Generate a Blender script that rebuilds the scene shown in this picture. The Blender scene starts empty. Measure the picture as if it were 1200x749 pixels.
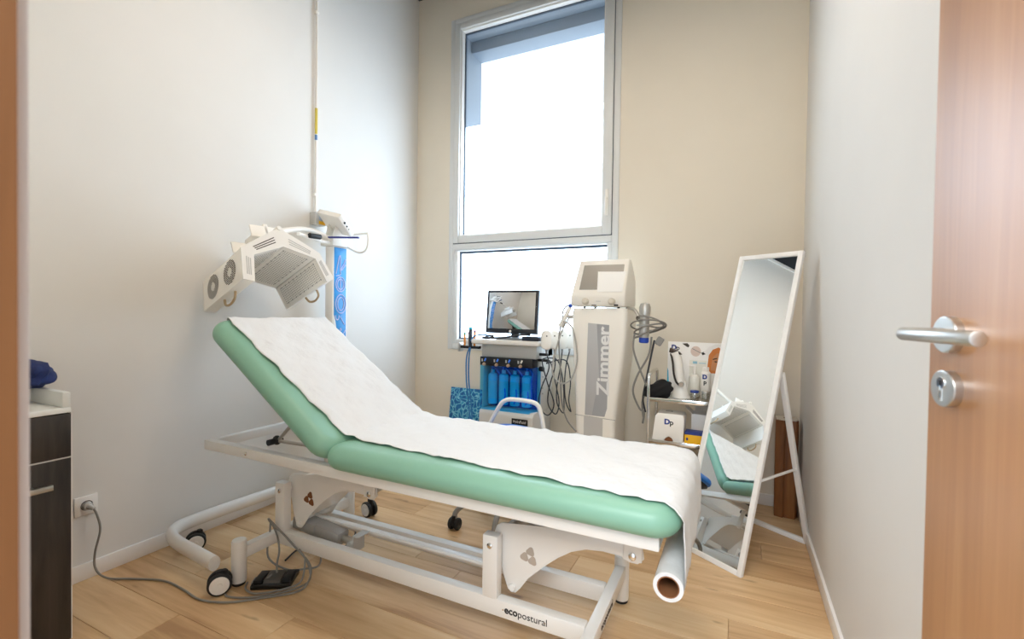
import bpy, bmesh, math, random
from mathutils import Vector, Matrix
random.seed(7)
R = math.radians
sc = bpy.context.scene
COL = sc.collection

# ------------------------------------------------------------------ camera, sky, lights, exposure
def vec(*a): return Vector(a)
YAW, PIT, ROL = -0.4484, -0.0167, 0.0143
_f = vec(math.sin(YAW)*math.cos(PIT), math.cos(YAW)*math.cos(PIT), math.sin(PIT))
_r0 = vec(math.cos(YAW), -math.sin(YAW), 0); _u0 = _r0.cross(_f)
_r = math.cos(ROL)*_r0 + math.sin(ROL)*_u0; _u = -math.sin(ROL)*_r0 + math.cos(ROL)*_u0
cd = bpy.data.cameras.new('camera'); cam = bpy.data.objects.new('camera', cd); COL.objects.link(cam)
cd.sensor_width = 36; cd.lens = 547.43/1200*36; cd.clip_start = 0.02
m = Matrix((_r, _u, -_f)).transposed().to_4x4(); m.translation = vec(2.5551, -3.3516, 1.2)
cam.matrix_world = m
cd.dof.use_dof = True; cd.dof.focus_distance = 2.5; cd.dof.aperture_fstop = 4.0
sc.camera = cam

w = bpy.data.worlds.new('sky'); sc.world = w; w.use_nodes = True
bg = w.node_tree.nodes['Background']; bg.inputs[0].default_value = (0.74, 0.87, 1.0, 1); bg.inputs[1].default_value = 2.0

WINDOW_GLOW = 3.0      # daylight through the frosted film
CEIL_LIGHT = 14.0      # radiance of each added ceiling panel
CORRIDOR_W = 85.0      # unseen fill light added behind the camera, outside the doorway
sc.view_settings.view_transform = 'Standard'; sc.view_settings.look = 'None'
sc.view_settings.gamma = 1; sc.view_settings.use_curve_mapping = False
sc.view_settings.exposure = 0.06
sc.cycles.max_bounces = 10; sc.cycles.diffuse_bounces = 6; sc.cycles.transparent_max_bounces = 12
sc.cycles.sample_clamp_indirect = 8
sc.cycles.use_denoising = True

ld = bpy.data.lights.new('corridor_fill', 'AREA'); ld.energy = CORRIDOR_W; ld.shape = 'RECTANGLE'; ld.size = 1.2; ld.size_y = 1.2
ld.color = (.92, 0.96, 1.0)
lo = bpy.data.objects.new('corridor_fill', ld); COL.objects.link(lo); lo.location = (2.45, -4.35, 2.55); lo.rotation_euler = (R(28), 0, 0)  # added to fill the room from the camera side

# ------------------------------------------------------------------ materials
def lin(h):
    h = h.lstrip('#'); c = [int(h[i:i+2], 16)/255 for i in (0, 2, 4)]
    return tuple(x/12.92 if x <= .04045 else ((x+.055)/1.055)**2.4 for x in c) + (1,)
MATS = {}
def mat(name, col, rough=.5, metal=0, spec=.5, trans=0, emit=None, es=1, coat=0, var=0, vscale=8, bump=0, bscale=60, alpha=1):
    if name in MATS: return MATS[name]
    M = bpy.data.materials.new(name); M.use_nodes = True; nt = M.node_tree; p = nt.nodes['Principled BSDF']
    c = lin(col)
    p.inputs['Base Color'].default_value = c; p.inputs['Roughness'].default_value = rough; p.inputs['Metallic'].default_value = metal
    p.inputs['Specular IOR Level'].default_value = spec; p.inputs['Transmission Weight'].default_value = trans
    p.inputs['Coat Weight'].default_value = coat; p.inputs['Alpha'].default_value = alpha
    if emit: p.inputs['Emission Color'].default_value = lin(emit); p.inputs['Emission Strength'].default_value = es
    tc = nt.nodes.new('ShaderNodeTexCoord')
    if var:
        n = nt.nodes.new('ShaderNodeTexNoise'); n.inputs['Scale'].default_value = vscale; n.inputs['Detail'].default_value = 4
        nt.links.new(tc.outputs['Object'], n.inputs['Vector'])
        r = nt.nodes.new('ShaderNodeValToRGB'); e = r.color_ramp.elements
        e[0].position = .3; e[1].position = .7
        e[0].color = tuple(x*(1-var) for x in c[:3])+(1,); e[1].color = tuple(min(1, x*(1+var)) for x in c[:3])+(1,)
        nt.links.new(n.outputs[0], r.inputs[0]); nt.links.new(r.outputs[0], p.inputs['Base Color'])
    if bump:
        n = nt.nodes.new('ShaderNodeTexNoise'); n.inputs['Scale'].default_value = bscale; n.inputs['Detail'].default_value = 3
        nt.links.new(tc.outputs['Object'], n.inputs['Vector'])
        b = nt.nodes.new('ShaderNodeBump'); b.inputs['Strength'].default_value = bump; b.inputs['Distance'].default_value = .01
        nt.links.new(n.outputs[0], b.inputs['Height']); nt.links.new(b.outputs[0], p.inputs['Normal'])
    MATS[name] = M
    return M

def wood(name, cols, axis, scale, stretch=14, rough=.45, rand=.0, knots=False, bump=.05):
    """procedural timber: grain stretched along an axis of object space"""
    if name in MATS: return MATS[name]
    M = bpy.data.materials.new(name); M.use_nodes = True; nt = M.node_tree; N = nt.nodes; Lk = nt.links; p = N['Principled BSDF']
    tc = N.new('ShaderNodeTexCoord'); oi = N.new('ShaderNodeObjectInfo')
    add = N.new('ShaderNodeVectorMath'); add.operation = 'ADD'
    mul = N.new('ShaderNodeMath'); mul.operation = 'MULTIPLY'; mul.inputs[1].default_value = 37.0*(1 if rand else 0)
    cmb = N.new('ShaderNodeCombineXYZ')
    Lk.new(oi.outputs['Random'], mul.inputs[0])
    for i in range(3): Lk.new(mul.outputs[0], cmb.inputs[i])
    Lk.new(tc.outputs['Object'], add.inputs[0]); Lk.new(cmb.outputs[0], add.inputs[1])
    mp = N.new('ShaderNodeMapping'); s = [scale*stretch]*3; s[axis] = scale; mp.inputs['Scale'].default_value = s
    Lk.new(add.outputs[0], mp.inputs['Vector'])
    n1 = N.new('ShaderNodeTexNoise'); n1.inputs['Scale'].default_value = 1; n1.inputs['Detail'].default_value = 6; n1.inputs['Roughness'].default_value = .62
    n1.inputs['Distortion'].default_value = .6
    Lk.new(mp.outputs[0], n1.inputs['Vector'])
    mp2 = N.new('ShaderNodeMapping'); s2 = [scale*3]*3; s2[axis] = scale*.8; mp2.inputs['Scale'].default_value = s2
    Lk.new(add.outputs[0], mp2.inputs['Vector'])
    n2 = N.new('ShaderNodeTexNoise'); n2.inputs['Scale'].default_value = 1; n2.inputs['Detail'].default_value = 3
    Lk.new(mp2.outputs[0], n2.inputs['Vector'])
    mx = N.new('ShaderNodeMath'); mx.operation = 'MULTIPLY_ADD'; mx.inputs[1].default_value = .55
    Lk.new(n1.outputs[0], mx.inputs[0])
    m3 = N.new('ShaderNodeMath'); m3.operation = 'MULTIPLY'; m3.inputs[1].default_value = .45
    Lk.new(n2.outputs[0], m3.inputs[0]); Lk.new(m3.outputs[0], mx.inputs[2])
    last = mx
    if rand:
        m4 = N.new('ShaderNodeMath'); m4.operation = 'MULTIPLY_ADD'; m4.inputs[1].default_value = rand; 
        Lk.new(oi.outputs['Random'], m4.inputs[0]); 
        sb = N.new('ShaderNodeMath'); sb.operation = 'SUBTRACT'; sb.inputs[1].default_value = rand/2
        Lk.new(mx.outputs[0], sb.inputs[0]); Lk.new(sb.outputs[0], m4.inputs[2]); last = m4
    rp = N.new('ShaderNodeValToRGB'); el = rp.color_ramp.elements
    el[0].position = .34; el[1].position = .66
    el[0].color = lin(cols[0]); el[1].color = lin(cols[-1])
    for i, c in enumerate(cols[1:-1]):
        e = el.new(.34 + .32*(i+1)/(len(cols)-1)); e.color = lin(c)
    Lk.new(last.outputs[0], rp.inputs[0])
    out = rp.outputs[0]
    if knots:
        vo = N.new('ShaderNodeTexNoise'); vo.inputs['Scale'].default_value = 1; vo.inputs['Detail'].default_value = 2
        mp3 = N.new('ShaderNodeMapping'); s3 = [14]*3; s3[axis] = 5; mp3.inputs['Scale'].default_value = s3
        Lk.new(add.outputs[0], mp3.inputs['Vector']); Lk.new(mp3.outputs[0], vo.inputs['Vector'])
        kr = N.new('ShaderNodeValToRGB'); kr.color_ramp.elements[0].position = .69; kr.color_ramp.elements[1].position = .8
        kr.color_ramp.elements[0].color = (0, 0, 0, 1); kr.color_ramp.elements[1].color = (.75, .75, .75, 1)
        Lk.new(vo.outputs[0], kr.inputs[0])
        mc = N.new('ShaderNodeMix'); mc.data_type = 'RGBA'; mc.inputs[7].default_value = lin('#6e4c2f')
        Lk.new(kr.outputs[0], mc.inputs[0]); Lk.new(out, mc.inputs[6]); out = mc.outputs[2]
    Lk.new(out, p.inputs['Base Color']); p.inputs['Roughness'].default_value = rough
    b = N.new('ShaderNodeBump'); b.inputs['Strength'].default_value = bump; b.inputs['Distance'].default_value = .01
    Lk.new(n1.outputs[0], b.inputs['Height']); Lk.new(b.outputs[0], p.inputs['Normal'])
    MATS[name] = M
    return M

def glass(name, tint=(1, 1, 1, 1), gloss=.08, rough=0.0):
    if name in MATS: return MATS[name]
    M = bpy.data.materials.new(name); M.use_nodes = True; nt = M.node_tree; N = nt.nodes
    N.remove(N['Principled BSDF'])
    t = N.new('ShaderNodeBsdfTransparent'); t.inputs[0].default_value = tint
    g = N.new('ShaderNodeBsdfGlossy'); g.inputs['Roughness'].default_value = rough
    mx = N.new('ShaderNodeMixShader'); mx.inputs[0].default_value = gloss
    nt.links.new(t.outputs[0], mx.inputs[1]); nt.links.new(g.outputs[0], mx.inputs[2])
    nt.links.new(mx.outputs[0], N['Material Output'].inputs[0]); MATS[name] = M
    return M

def frosted(name):
    """frosted film: scatters the daylight behind it, glowing evenly"""
    M = bpy.data.materials.new(name); M.use_nodes = True; nt = M.node_tree; N = nt.nodes
    N.remove(N['Principled BSDF'])
    t = N.new('ShaderNodeBsdfTranslucent'); t.inputs[0].default_value = (.9, .95, 1, 1)
    e = N.new('ShaderNodeEmission'); e.inputs[0].default_value = (.70, .85, 1.0, 1); e.inputs[1].default_value = WINDOW_GLOW
    mx = N.new('ShaderNodeAddShader')
    nt.links.new(t.outputs[0], mx.inputs[0]); nt.links.new(e.outputs[0], mx.inputs[1])
    nt.links.new(mx.outputs[0], N['Material Output'].inputs[0])
    return M

def water_print():
    """photo print of rippling pool water"""
    M = bpy.data.materials.new('water_print'); M.use_nodes = True; nt = M.node_tree; N = nt.nodes; p = N['Principled BSDF']
    tc = N.new('ShaderNodeTexCoord'); nz = N.new('ShaderNodeTexNoise'); nz.inputs['Scale'].default_value = 9
    nt.links.new(tc.outputs['Object'], nz.inputs['Vector'])
    mixv = N.new('ShaderNodeMix'); mixv.data_type = 'VECTOR'; mixv.inputs[0].default_value = .12
    nt.links.new(tc.outputs['Object'], mixv.inputs[4]); nt.links.new(nz.outputs[1], mixv.inputs[5])
    v = N.new('ShaderNodeTexVoronoi'); v.feature = 'DISTANCE_TO_EDGE'; v.inputs['Scale'].default_value = 27
    nt.links.new(mixv.outputs[1], v.inputs['Vector'])
    r = N.new('ShaderNodeValToRGB'); e = r.color_ramp.elements
    e[0].color = lin('#a9e4ef'); e[0].position = 0; e[1].color = lin('#0a4d96'); e[1].position = .45
    x = e.new(.05); x.color = lin('#38a9cf'); x = e.new(.16); x.color = lin('#1672b4')
    nt.links.new(v.outputs['Distance'], r.inputs[0]); nt.links.new(r.outputs[0], p.inputs['Base Color'])
    p.inputs['Roughness'].default_value = .45
    return M

paint = mat('wall_paint', '#e7dfcf', .8, var=.012, vscale=3, bump=.03, bscale=220)
paint_daylit = mat('wall_paint_daylit', '#dedcd7', .8, var=.012, vscale=3, bump=.03, bscale=220)  # same wall paint, with the side walls' cooler daylight put into its colour
black_ceiling = mat('ceiling_paint', '#1b2026', .9)
white_trim = mat('white_lacquer_trim', '#eeece8', .35)
win_white = mat('window_lacquer', '#dcdedd', .4)
reveal_grey = mat('reveal_metal', '#98a3ae', .5)
dark_gasket = mat('gasket', '#3a4654', .6)
film = frosted('frosted_film'); clear = glass('clear_glass', gloss=.04)
oak = wood('oak_floor', ['#ae885e', '#c8a276', '#d6b386', '#e0c298'], 0, 1.6, 13, .38, rand=.09, knots=True)
doorwood = wood('door_veneer', ['#94633b', '#a67246', '#b37e50', '#be8c5e'], 2, 1.1, 30, .4, bump=.03)
dp_ = doorwood.node_tree.nodes['Principled BSDF']; dp_.inputs['Coat Weight'].default_value = .6; dp_.inputs['Coat Roughness'].default_value = .38
jambwood = wood('jamb_veneer', ['#6f4727', '#7f5430', '#8a5e38'], 2, 1.0, 26, .5)
cab_dark = wood('dark_oak_laminate', ['#241f1c', '#3a332e', '#443c37'], 2, 2.2, 10, .5)
postwood = wood('log_wood', ['#623a1c', '#85542b', '#9a6737'], 2, 2.5, 9, .55)
steel = mat('brushed_steel', '#c9c6c0', .36, 1)
steel_bright = mat('polished_steel', '#e2e2e0', .12, 1)
powder = mat('white_powder_coat', '#e9e6e0', .32, coat=.15)
powder_edge = mat('white_plastic', '#f3f0e9', .4)
cream_plastic = mat('cream_plastic', '#f3efe6', .42)
grey_plastic = mat('grey_plastic', '#8e8c88', .5)
mid_grey = mat('light_grey_plastic', '#bdbcb8', .5)
black_rubber = mat('black_rubber', '#17181a', .55)
black_gloss = mat('black_gloss', '#0d0f12', .12)
green = mat('green_vinyl', '#84b39b', .42, bump=.015, bscale=350)
paper = mat('paper_roll', '#dfdfde', .85, bump=.3, bscale=34)
card = mat('cardboard', '#8a5a36', .8)
cable_grey = mat('cable_grey', '#86837d', .5)
cable_dark = mat('cable_dark', '#33353a', .5)
cable_blue = mat('cable_blue', '#2f79b5', .4)
blue_seat = mat('blue_vinyl', '#0f6fd0', .4)
navy = mat('navy_plastic', '#1b2a86', .35)
navy_cloth = mat('navy_cloth', '#10265f', .75, var=.25, vscale=20, bump=.4, bscale=30)
black_cloth = mat('black_cloth', '#0c0c10', .85, bump=.3, bscale=40)
panel_blue = mat('column_print', '#168ad0', .4, var=.18, vscale=2.5)
lavender = mat('lavender_print', '#b9c4f0', .5)
perf_dark = mat('perforation', '#8b8a86', .7)
grille_dark = mat('grille_slot', '#4c463f', .7)
tan = mat('tan_strap', '#b39b78', .6)
mirror_mat = mat('mirror_glass', '#f4f7f6', .0, 1)
screen_off = mat('screen_off', '#5d5a55', .06, coat=1)
screen_dark = mat('monitor_screen', '#3a3f46', .05, .55, coat=1)
white_paper = mat('white_card', '#f6f5f2', .7)
blue_ink = mat('blue_print', '#1e3a8c', .5)
black_ink = mat('black_print', '#141414', .6)
ink_brown = mat('dark_print', '#2a2018', .6)
yellow = mat('yellow_print', '#f2b818', .5)
orange = mat('orange_print', '#cf7a2e', .5)
skin = mat('skin_print', '#c98a55', .5)
cyan = mat('cyan_print', '#2db6d8', .5)
green_ink = mat('green_print', '#1f9a5d', .5)
magenta = mat('magenta_print', '#a02560', .5)
deep_blue = mat('deep_blue_casing', '#1560c4', .3)
bottle_cyan = mat('bottle_cyan', '#62e6ff', .3)
blue_clear = glass('blue_acrylic', (.42, .82, 1.0, 1), .05, .03)
pale_bottle = mat('pale_bottle', '#e6e4da', .3)
clear_jar = glass('jar_glass', (.86, .86, .84, 1), .12, .03)
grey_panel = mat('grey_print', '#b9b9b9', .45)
grey_letter = mat('pale_letter', '#d8d8d6', .5)
clover = mat('clover_print', '#b3a698', .6)
tan_dark = mat('box_interior', '#7a4a26', .8)

# ------------------------------------------------------------------ mesh helpers
class MB:
    def __init__(s): s.v = []; s.f = []
    def add(s, vs, fs):
        k = len(s.v); s.v += [Vector(v) for v in vs]; s.f += [tuple(i+k for i in f) for f in fs]; return s
    def bm(s, b):
        b.verts.ensure_lookup_table(); b.verts.index_update()
        s.add([v.co.copy() for v in b.verts], [[v.index for v in f.verts] for f in b.faces]); b.free(); return s
    def box(s, lo, hi, bev=0, M=None, seg=2):
        b = bmesh.new(); bmesh.ops.create_cube(b, size=1)
        lo, hi = Vector(lo), Vector(hi); c = (lo+hi)/2; d = hi-lo
        for v in b.verts: v.co = Vector((v.co[i]*d[i] for i in range(3))) + c
        if bev: bmesh.ops.bevel(b, geom=b.edges[:], offset=min(bev, min(abs(x) for x in d)*.49), segments=seg, profile=.5, affect='EDGES')
        if M: bmesh.ops.transform(b, matrix=M, verts=b.verts)
        return s.bm(b)
    def beam(s, p0, p1, wx, wz, bev=.003, up=(0, 0, 1)):
        """square tube from p0 to p1, wx wide sideways, wz tall"""
        p0, p1 = Vector(p0), Vector(p1); d = p1-p0; L = d.length; d.normalize(); up = Vector(up)
        sd = d.cross(up); 
        if sd.length < 1e-4: sd = d.cross(Vector((0, 1, 0)))
        sd.normalize(); u2 = sd.cross(d)
        M = Matrix((d, sd, u2)).transposed().to_4x4(); M.translation = (p0+p1)/2
        return s.box((-L/2, -wx/2, -wz/2), (L/2, wx/2, wz/2), bev, M)
    def cyl(s, p0, p1, r0, r1=None, n=20, cap=True, bev=0):
        p0, p1 = Vector(p0), Vector(p1); r1 = r0 if r1 is None else r1
        d = (p1-p0); L = d.length
        pr = [(0, 0)] if cap else []
        if bev: pr += [(r0-bev, 0), (r0-bev*.3, bev*.3), (r0, bev), (r1, L-bev), (r1-bev*.3, L-bev*.3), (r1-bev, L)]
        else: pr += [(r0, 0), (r1, L)]
        if cap: pr += [(0, L)]
        return s.lathe(pr, p0, d, n)
    def lathe(s, prof, base, axis=(0, 0, 1), n=24):
        a = Vector(axis).normalized(); t = Vector((1, 0, 0)) if abs(a.x) < .8 else Vector((0, 1, 0))
        e1 = a.cross(t).normalized(); e2 = a.cross(e1); base = Vector(base)
        vs = []; fs = []; rings = []
        for r, h in prof:
            if r < 1e-6: rings.append([len(vs)]); vs.append(base+a*h)
            else:
                rings.append(list(range(len(vs), len(vs)+n)))
                for i in range(n):
                    q = 2*math.pi*i/n; vs.append(base+a*h+(e1*math.cos(q)+e2*math.sin(q))*r)
        for A, B in zip(rings, rings[1:]):
            for i in range(n):
                j = (i+1) % n
                if len(A) == 1 and len(B) == 1: continue
                if len(A) == 1: fs.append((A[0], B[i], B[j]))
                elif len(B) == 1: fs.append((A[i], B[0], A[j]))
                else: fs.append((A[i], B[i], B[j], A[j]))
        return s.add(vs, fs)
    def tube(s, pts, r, n=10, smooth=6, closed=False, cap=True):
        P = [Vector(p) for p in pts]
        if smooth and len(P) > 2:
            Q = []
            k = len(P)
            for i in range(k if closed else k-1):
                if closed: a, b, c, d = P[(i-1) % k], P[i], P[(i+1) % k], P[(i+2) % k]
                else: a, b, c, d = P[max(i-1, 0)], P[i], P[i+1], P[min(i+2, k-1)]
                for j in range(smooth):
                    t = j/smooth
                    Q.append(.5*((2*b)+(c-a)*t+(2*a-5*b+4*c-d)*t*t+(3*b-a-3*c+d)*t**3))
            if not closed: Q.append(P[-1])
            P = Q
        k = len(P); vs = []; fs = []
        prev = None
        for i in range(k):
            if closed: t = (P[(i+1) % k]-P[(i-1) % k])
            else: t = P[min(i+1, k-1)]-P[max(i-1, 0)]
            t = t.normalized() if t.length > 1e-9 else Vector((0, 0, 1))
            if prev is None:
                e = t.cross(Vector((0, 0, 1)))
                if e.length < .05: e = t.cross(Vector((1, 0, 0)))
            else: e = prev - t*prev.dot(t)
            e.normalize(); prev = e; g = t.cross(e)
            for j in range(n):
                q = 2*math.pi*j/n; vs.append(P[i]+(e*math.cos(q)+g*math.sin(q))*r)
        for i in range(k if closed else k-1):
            for j in range(n):
                a = i*n+j; b = i*n+(j+1) % n; c = ((i+1) % k)*n+(j+1) % n; d = ((i+1) % k)*n+j
                fs.append((a, b, c, d))
        if cap and not closed: fs.append(tuple(range(n))[::-1]); fs.append(tuple(range((k-1)*n, k*n)))
        return s.add(vs, fs)
    def prism(s, poly, O, ex, ey, ez, depth, bev=0):
        """polygon (x,y) in plane O+x*ex+y*ey, extruded along ez by depth"""
        b = bmesh.new(); O, ex, ey, ez = Vector(O), Vector(ex), Vector(ey), Vector(ez)
        A = [b.verts.new(O+ex*x+ey*y) for x, y in poly]; B = [b.verts.new(O+ex*x+ey*y+ez*depth) for x, y in poly]
        b.faces.new(A[::-1]); b.faces.new(B); k = len(poly)
        for i in range(k): b.faces.new((A[i], A[(i+1) % k], B[(i+1) % k], B[i]))
        bmesh.ops.recalc_face_normals(b, faces=b.faces)
        if bev: bmesh.ops.bevel(b, geom=b.edges[:], offset=bev, segments=2, profile=.5, affect='EDGES')
        return s.bm(b)
    def slab(s, L, W, T, rc, re, M, n=6, ne=6):
        """cushion: rounded rectangle with a bull-nosed edge, centred"""
        def outline(ins):
            o = []; r = max(rc-ins, .002); hx = L/2-ins; hy = W/2-ins
            for cx, cy, a0 in ((hx-r, hy-r, 0), (-hx+r, hy-r, 90), (-hx+r, -hy+r, 180), (hx-r, -hy+r, 270)):
                for i in range(n+1):
                    q = R(a0+90*i/n); o.append((cx+r*math.cos(q), cy+r*math.sin(q)))
            return o
        rings = []
        for i in range(2*ne+1):
            q = R(-90+180*i/(2*ne)); ins = re*(1-math.cos(q)); z = (T/2)*math.sin(q)
            rings.append([(x, y, z) for x, y in outline(ins)])
        vs = [M @ Vector(p) for g in rings for p in g]; k = len(rings[0]); fs = []
        for a in range(len(rings)-1):
            for i in range(k):
                j = (i+1) % k; fs.append((a*k+i, a*k+j, (a+1)*k+j, (a+1)*k+i))
        fs.append(tuple(range(k))[::-1]); fs.append(tuple(range((len(rings)-1)*k, len(rings)*k)))
        return s.add(vs, fs)
    def ball(s, c, r, sx=1, sy=1, sz=1, n=14):
        b = bmesh.new(); bmesh.ops.create_uvsphere(b, u_segments=n, v_segments=max(6, n//2), radius=r)
        for v in b.verts: v.co = Vector((v.co.x*sx, v.co.y*sy, v.co.z*sz))+Vector(c)
        return s.bm(b)
    def move(s, M):
        s.v = [M @ v for v in s.v]; return s

def root_of(o):
    while o.parent: o = o.parent
    return o
def finish(me, smooth=True):
    me.validate()
    b = bmesh.new(); b.from_mesh(me); bmesh.ops.recalc_face_normals(b, faces=b.faces); b.to_mesh(me); b.free()
    if smooth:
        for p in me.polygons: p.use_smooth = True
        me.set_sharp_from_angle(angle=R(38))
def obj(name, mb, material, parent=None, smooth=True):
    me = bpy.data.meshes.new(name)
    if parent is not None: off = root_of(parent).location.copy()
    else:
        xs = [v.x for v in mb.v]; ys = [v.y for v in mb.v]; zs = [v.z for v in mb.v]
        off = Vector(((min(xs)+max(xs))/2, (min(ys)+max(ys))/2, min(zs)))
    me.from_pydata([v-off for v in mb.v], [], mb.f); me.materials.append(material); finish(me, smooth)
    o = bpy.data.objects.new(name, me); COL.objects.link(o)
    if parent is not None: o.parent = parent
    else: o.location = off
    return o
def tag(o, label, cat, group=None):
    o['label'] = label; o['category'] = cat
    if group: o['group'] = group
    return o
def thing(name, loc, label, cat, group=None):
    o = bpy.data.objects.new(name, None); COL.objects.link(o); o.location = loc; o.empty_display_size = .1
    return tag(o, label, cat, group)
def struct(name, mb=None, material=None, loc=(0, 0, 0)):
    if mb is None:
        o = bpy.data.objects.new(name, None); COL.objects.link(o); o.location = loc
    else: o = obj(name, mb, material)
    o['kind'] = 'structure'
    return o
def text(name, body, size, M, material, parent, depth=.0006, bold=0, align='CENTER', label=None, squash=1):
    """flat lettering; M maps text x/y plane into the world"""
    cu = bpy.data.curves.new(name, 'FONT'); cu.body = body; cu.size = size; cu.align_x = align; cu.align_y = 'CENTER'
    cu.extrude = depth; cu.offset = bold; cu.resolution_u = 3
    t = bpy.data.objects.new(name, cu); COL.objects.link(t)
    bpy.context.view_layer.update()
    me = bpy.data.meshes.new_from_object(t.evaluated_get(bpy.context.evaluated_depsgraph_get()))
    bpy.data.objects.remove(t); bpy.data.curves.remove(cu)
    mb = MB(); mb.add([M @ Vector((v.co.x*squash, v.co.y, v.co.z)) for v in me.vertices], [tuple(p.vertices) for p in me.polygons])
    bpy.data.meshes.remove(me)
    o = obj(name, mb, material, parent, smooth=False)
    if label: o['label'] = label
    return o
def frame_M(o, ex, ey):
    ex = Vector(ex).normalized(); ey = Vector(ey).normalized(); ez = ex.cross(ey)
    M = Matrix((ex, ey, ez)).transposed().to_4x4(); M.translation = Vector(o); return M
def copy_tree(o, parent=None):
    c = o.copy(); COL.objects.link(c); c.parent = parent
    for ch in list(o.children): copy_tree(ch, c)
    return c

# ------------------------------------------------------------------ the room shell
W, H, FY = 2.916, 3.9, -3.19
WL, WR, WB, WT, WM = .3436, 1.7795, .878, 3.637, 1.7645      # window outline on the back wall
b = MB().box((0, FY, -.06), (W+.2, 0, -.013)); floor = struct('floor', b, oak)
PW = .19; x_off = [0.38, 1.03, .62, 1.31, .22, .86, .5, 1.17, .05, .74]
row = 0; y1 = 0.0
while y1 > FY+.01:
    y0 = max(y1-PW, FY)
    x = -1.38 + x_off[row % 10]*1.0
    while x < W+.12:
        a, c = max(x, 0), min(x+1.38, W+.12)
        if c-a > .03:
            pl = MB().box((a+.0006, y0+.0006, -.013), (c-.0006, y1-.0006, 0.0), .0012, seg=1)
            obj('plank', pl, oak, floor, smooth=False)
        x += 1.38
    y1 -= PW; row += 1
struct('wall_left', MB().box((-.12, FY-.1, -.05), (0, .12, H+.1)), paint_daylit)
b = MB()
b.box((0, 0, -.05), (WL, .12, H+.1)); b.box((WR, 0, -.05), (W, .12, H+.1)); b.box((WL, 0, -.05), (WR, .12, WB)); b.box((WL, 0, WT), (WR, .12, H+.1))
struct('wall_back', b, paint)
b = MB().box((W, -2.62, -.05), (W+.32, .12, H+.1)); b.box((W+.2, FY-.1, -.05), (W+.32, -2.62, H+.1)); struct('wall_right', b, paint_daylit)
DX0, DX1 = 2.05, 2.99
b = MB().box((-.12, FY-.12, -.05), (DX0-.05, FY, H+.1)); b.box((DX1+.05, FY-.12, -.05), (W+.32, FY, H+.1)); b.box((DX0-.05, FY-.12, 2.12), (DX1+.05, FY, H+.1))
struct('wall_front', b, paint)
DH, DY = 3.5, -1.0                              # a dropped black ceiling over the front of the room
struct('ceiling', MB().box((-.12, DY, H), (W+.32, .12, H+.1)).box((-.12, FY-.12, DH), (W+.32, DY, H+.1)), black_ceiling)
struct('trim_2', MB().box((0, FY, DH-.03), (.02, DY, DH)), white_trim)
BH, BT = .072, .012
struct('baseboard_left', MB().box((0, FY, .0005), (BT, 0, BH), .002), white_trim)
struct('baseboard_back', MB().box((BT, -BT, .0005), (W-BT, 0, BH), .002), white_trim)
struct('baseboard_right', MB().box((W-BT, -2.62, .0005), (W, 0, BH), .002), white_trim)

# window
win = struct('window_1', loc=((WL+WR)/2, 0, WB))
def ring(x0, x1, z0, z1, wl, wr, wb, wt, y0, y1, bev=.004):
    b = MB(); b.box((x0, y0, z0), (x0+wl, y1, z1), bev); b.box((x1-wr, y0, z0), (x1, y1, z1), bev)
    b.box((x0+wl, y0, z0), (x1-wr, y1, z0+wb), bev); b.box((x0+wl, y0, z1-wt), (x1-wr, y1, z1), bev); return b
fr = ring(WL, WR, WB, WT, .042, .045, .05, .042, -.012, .10)
fr.box((WL+.042, -.012, WM-.052), (WR-.045, .10, WM-.003), .004)
obj('window_frame', fr, win_white, win)
sa = ring(WL+.046, WR-.050, WM+.003, WT-.046, .05, .066, .058, .05, -.022, .07, .005); sash = obj('sash', sa, win_white, win)
gs = ring(WL+.040, WR-.042, WM-.004, WT-.04, .006, .010, .008, .006, -.008, .0, 0); obj('gasket', gs, dark_gasket, win)
be = ring(WL+.096, WR-.116, WM+.061, WT-.096, .012, .012, .012, .012, -.004, .055, .002); obj('glazing_bead', be, white_trim, win)
ga = ring(WL+.108, WR-.128, WM+.073, WT-.108, .007, .007, .007, .007, .04, .056, 0); obj('gasket', ga, dark_gasket, win)
lf = ring(WL+.042, WR-.045, WB+.05, WM-.052, .03, .03, .025, .008, -.006, .07, .003); obj('lower_frame', lf, win_white, win)
lb = ring(WL+.072, WR-.075, WB+.075, WM-.06, .012, .006, .010, .004, .0, .055, .002); obj('glazing_bead', lb, white_trim, win)
lg = ring(WL+.084, WR-.081, WB+.085, WM-.064, .010, .006, .012, .016, .036, .056, 0); obj('gasket', lg, dark_gasket, win)
FT = 2.752
obj('film_pane', MB().box((WL+.10, .056, WM+.06), (WR-.12, .062, FT)), film, win)
obj('clear_pane', MB().box((WL+.10, .056, FT), (WR-.12, .062, WT-.09)), clear, win)
obj('film_pane', MB().box((WL+.08, .056, WB+.08), (WR-.08, .062, WM-.06)), film, win)
hd = MB().box((WR-.093, -.034, 1.90), (WR-.071, -.022, 2.09), .004); hd.box((WR-.09, -.062, 1.90), (WR-.074, -.045, 2.03), .006); hd.cyl((WR-.082, -.05, 2.02), (WR-.082, -.02, 2.02), .009)
obj('window_handle', hd, powder_edge, win)
rv = MB().box((WL-.02, .12, WB-.05), (WL+.05, .42, WT+.1)); rv.box((WR-.05, .12, WB-.05), (WR+.02, .42, WT+.1)); rv.box((WL+.05, .12, WT-.06), (WR-.05, .42, WT+.1)); rv.box((WL+.05, .12, WB-.05), (WR-.05, .42, WB+.02))
rv.box((WL+.05, .24, WT-.16), (WR-.05, .42, WT-.06), .004)
obj('outer_reveal', rv, reveal_grey, win)

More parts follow.
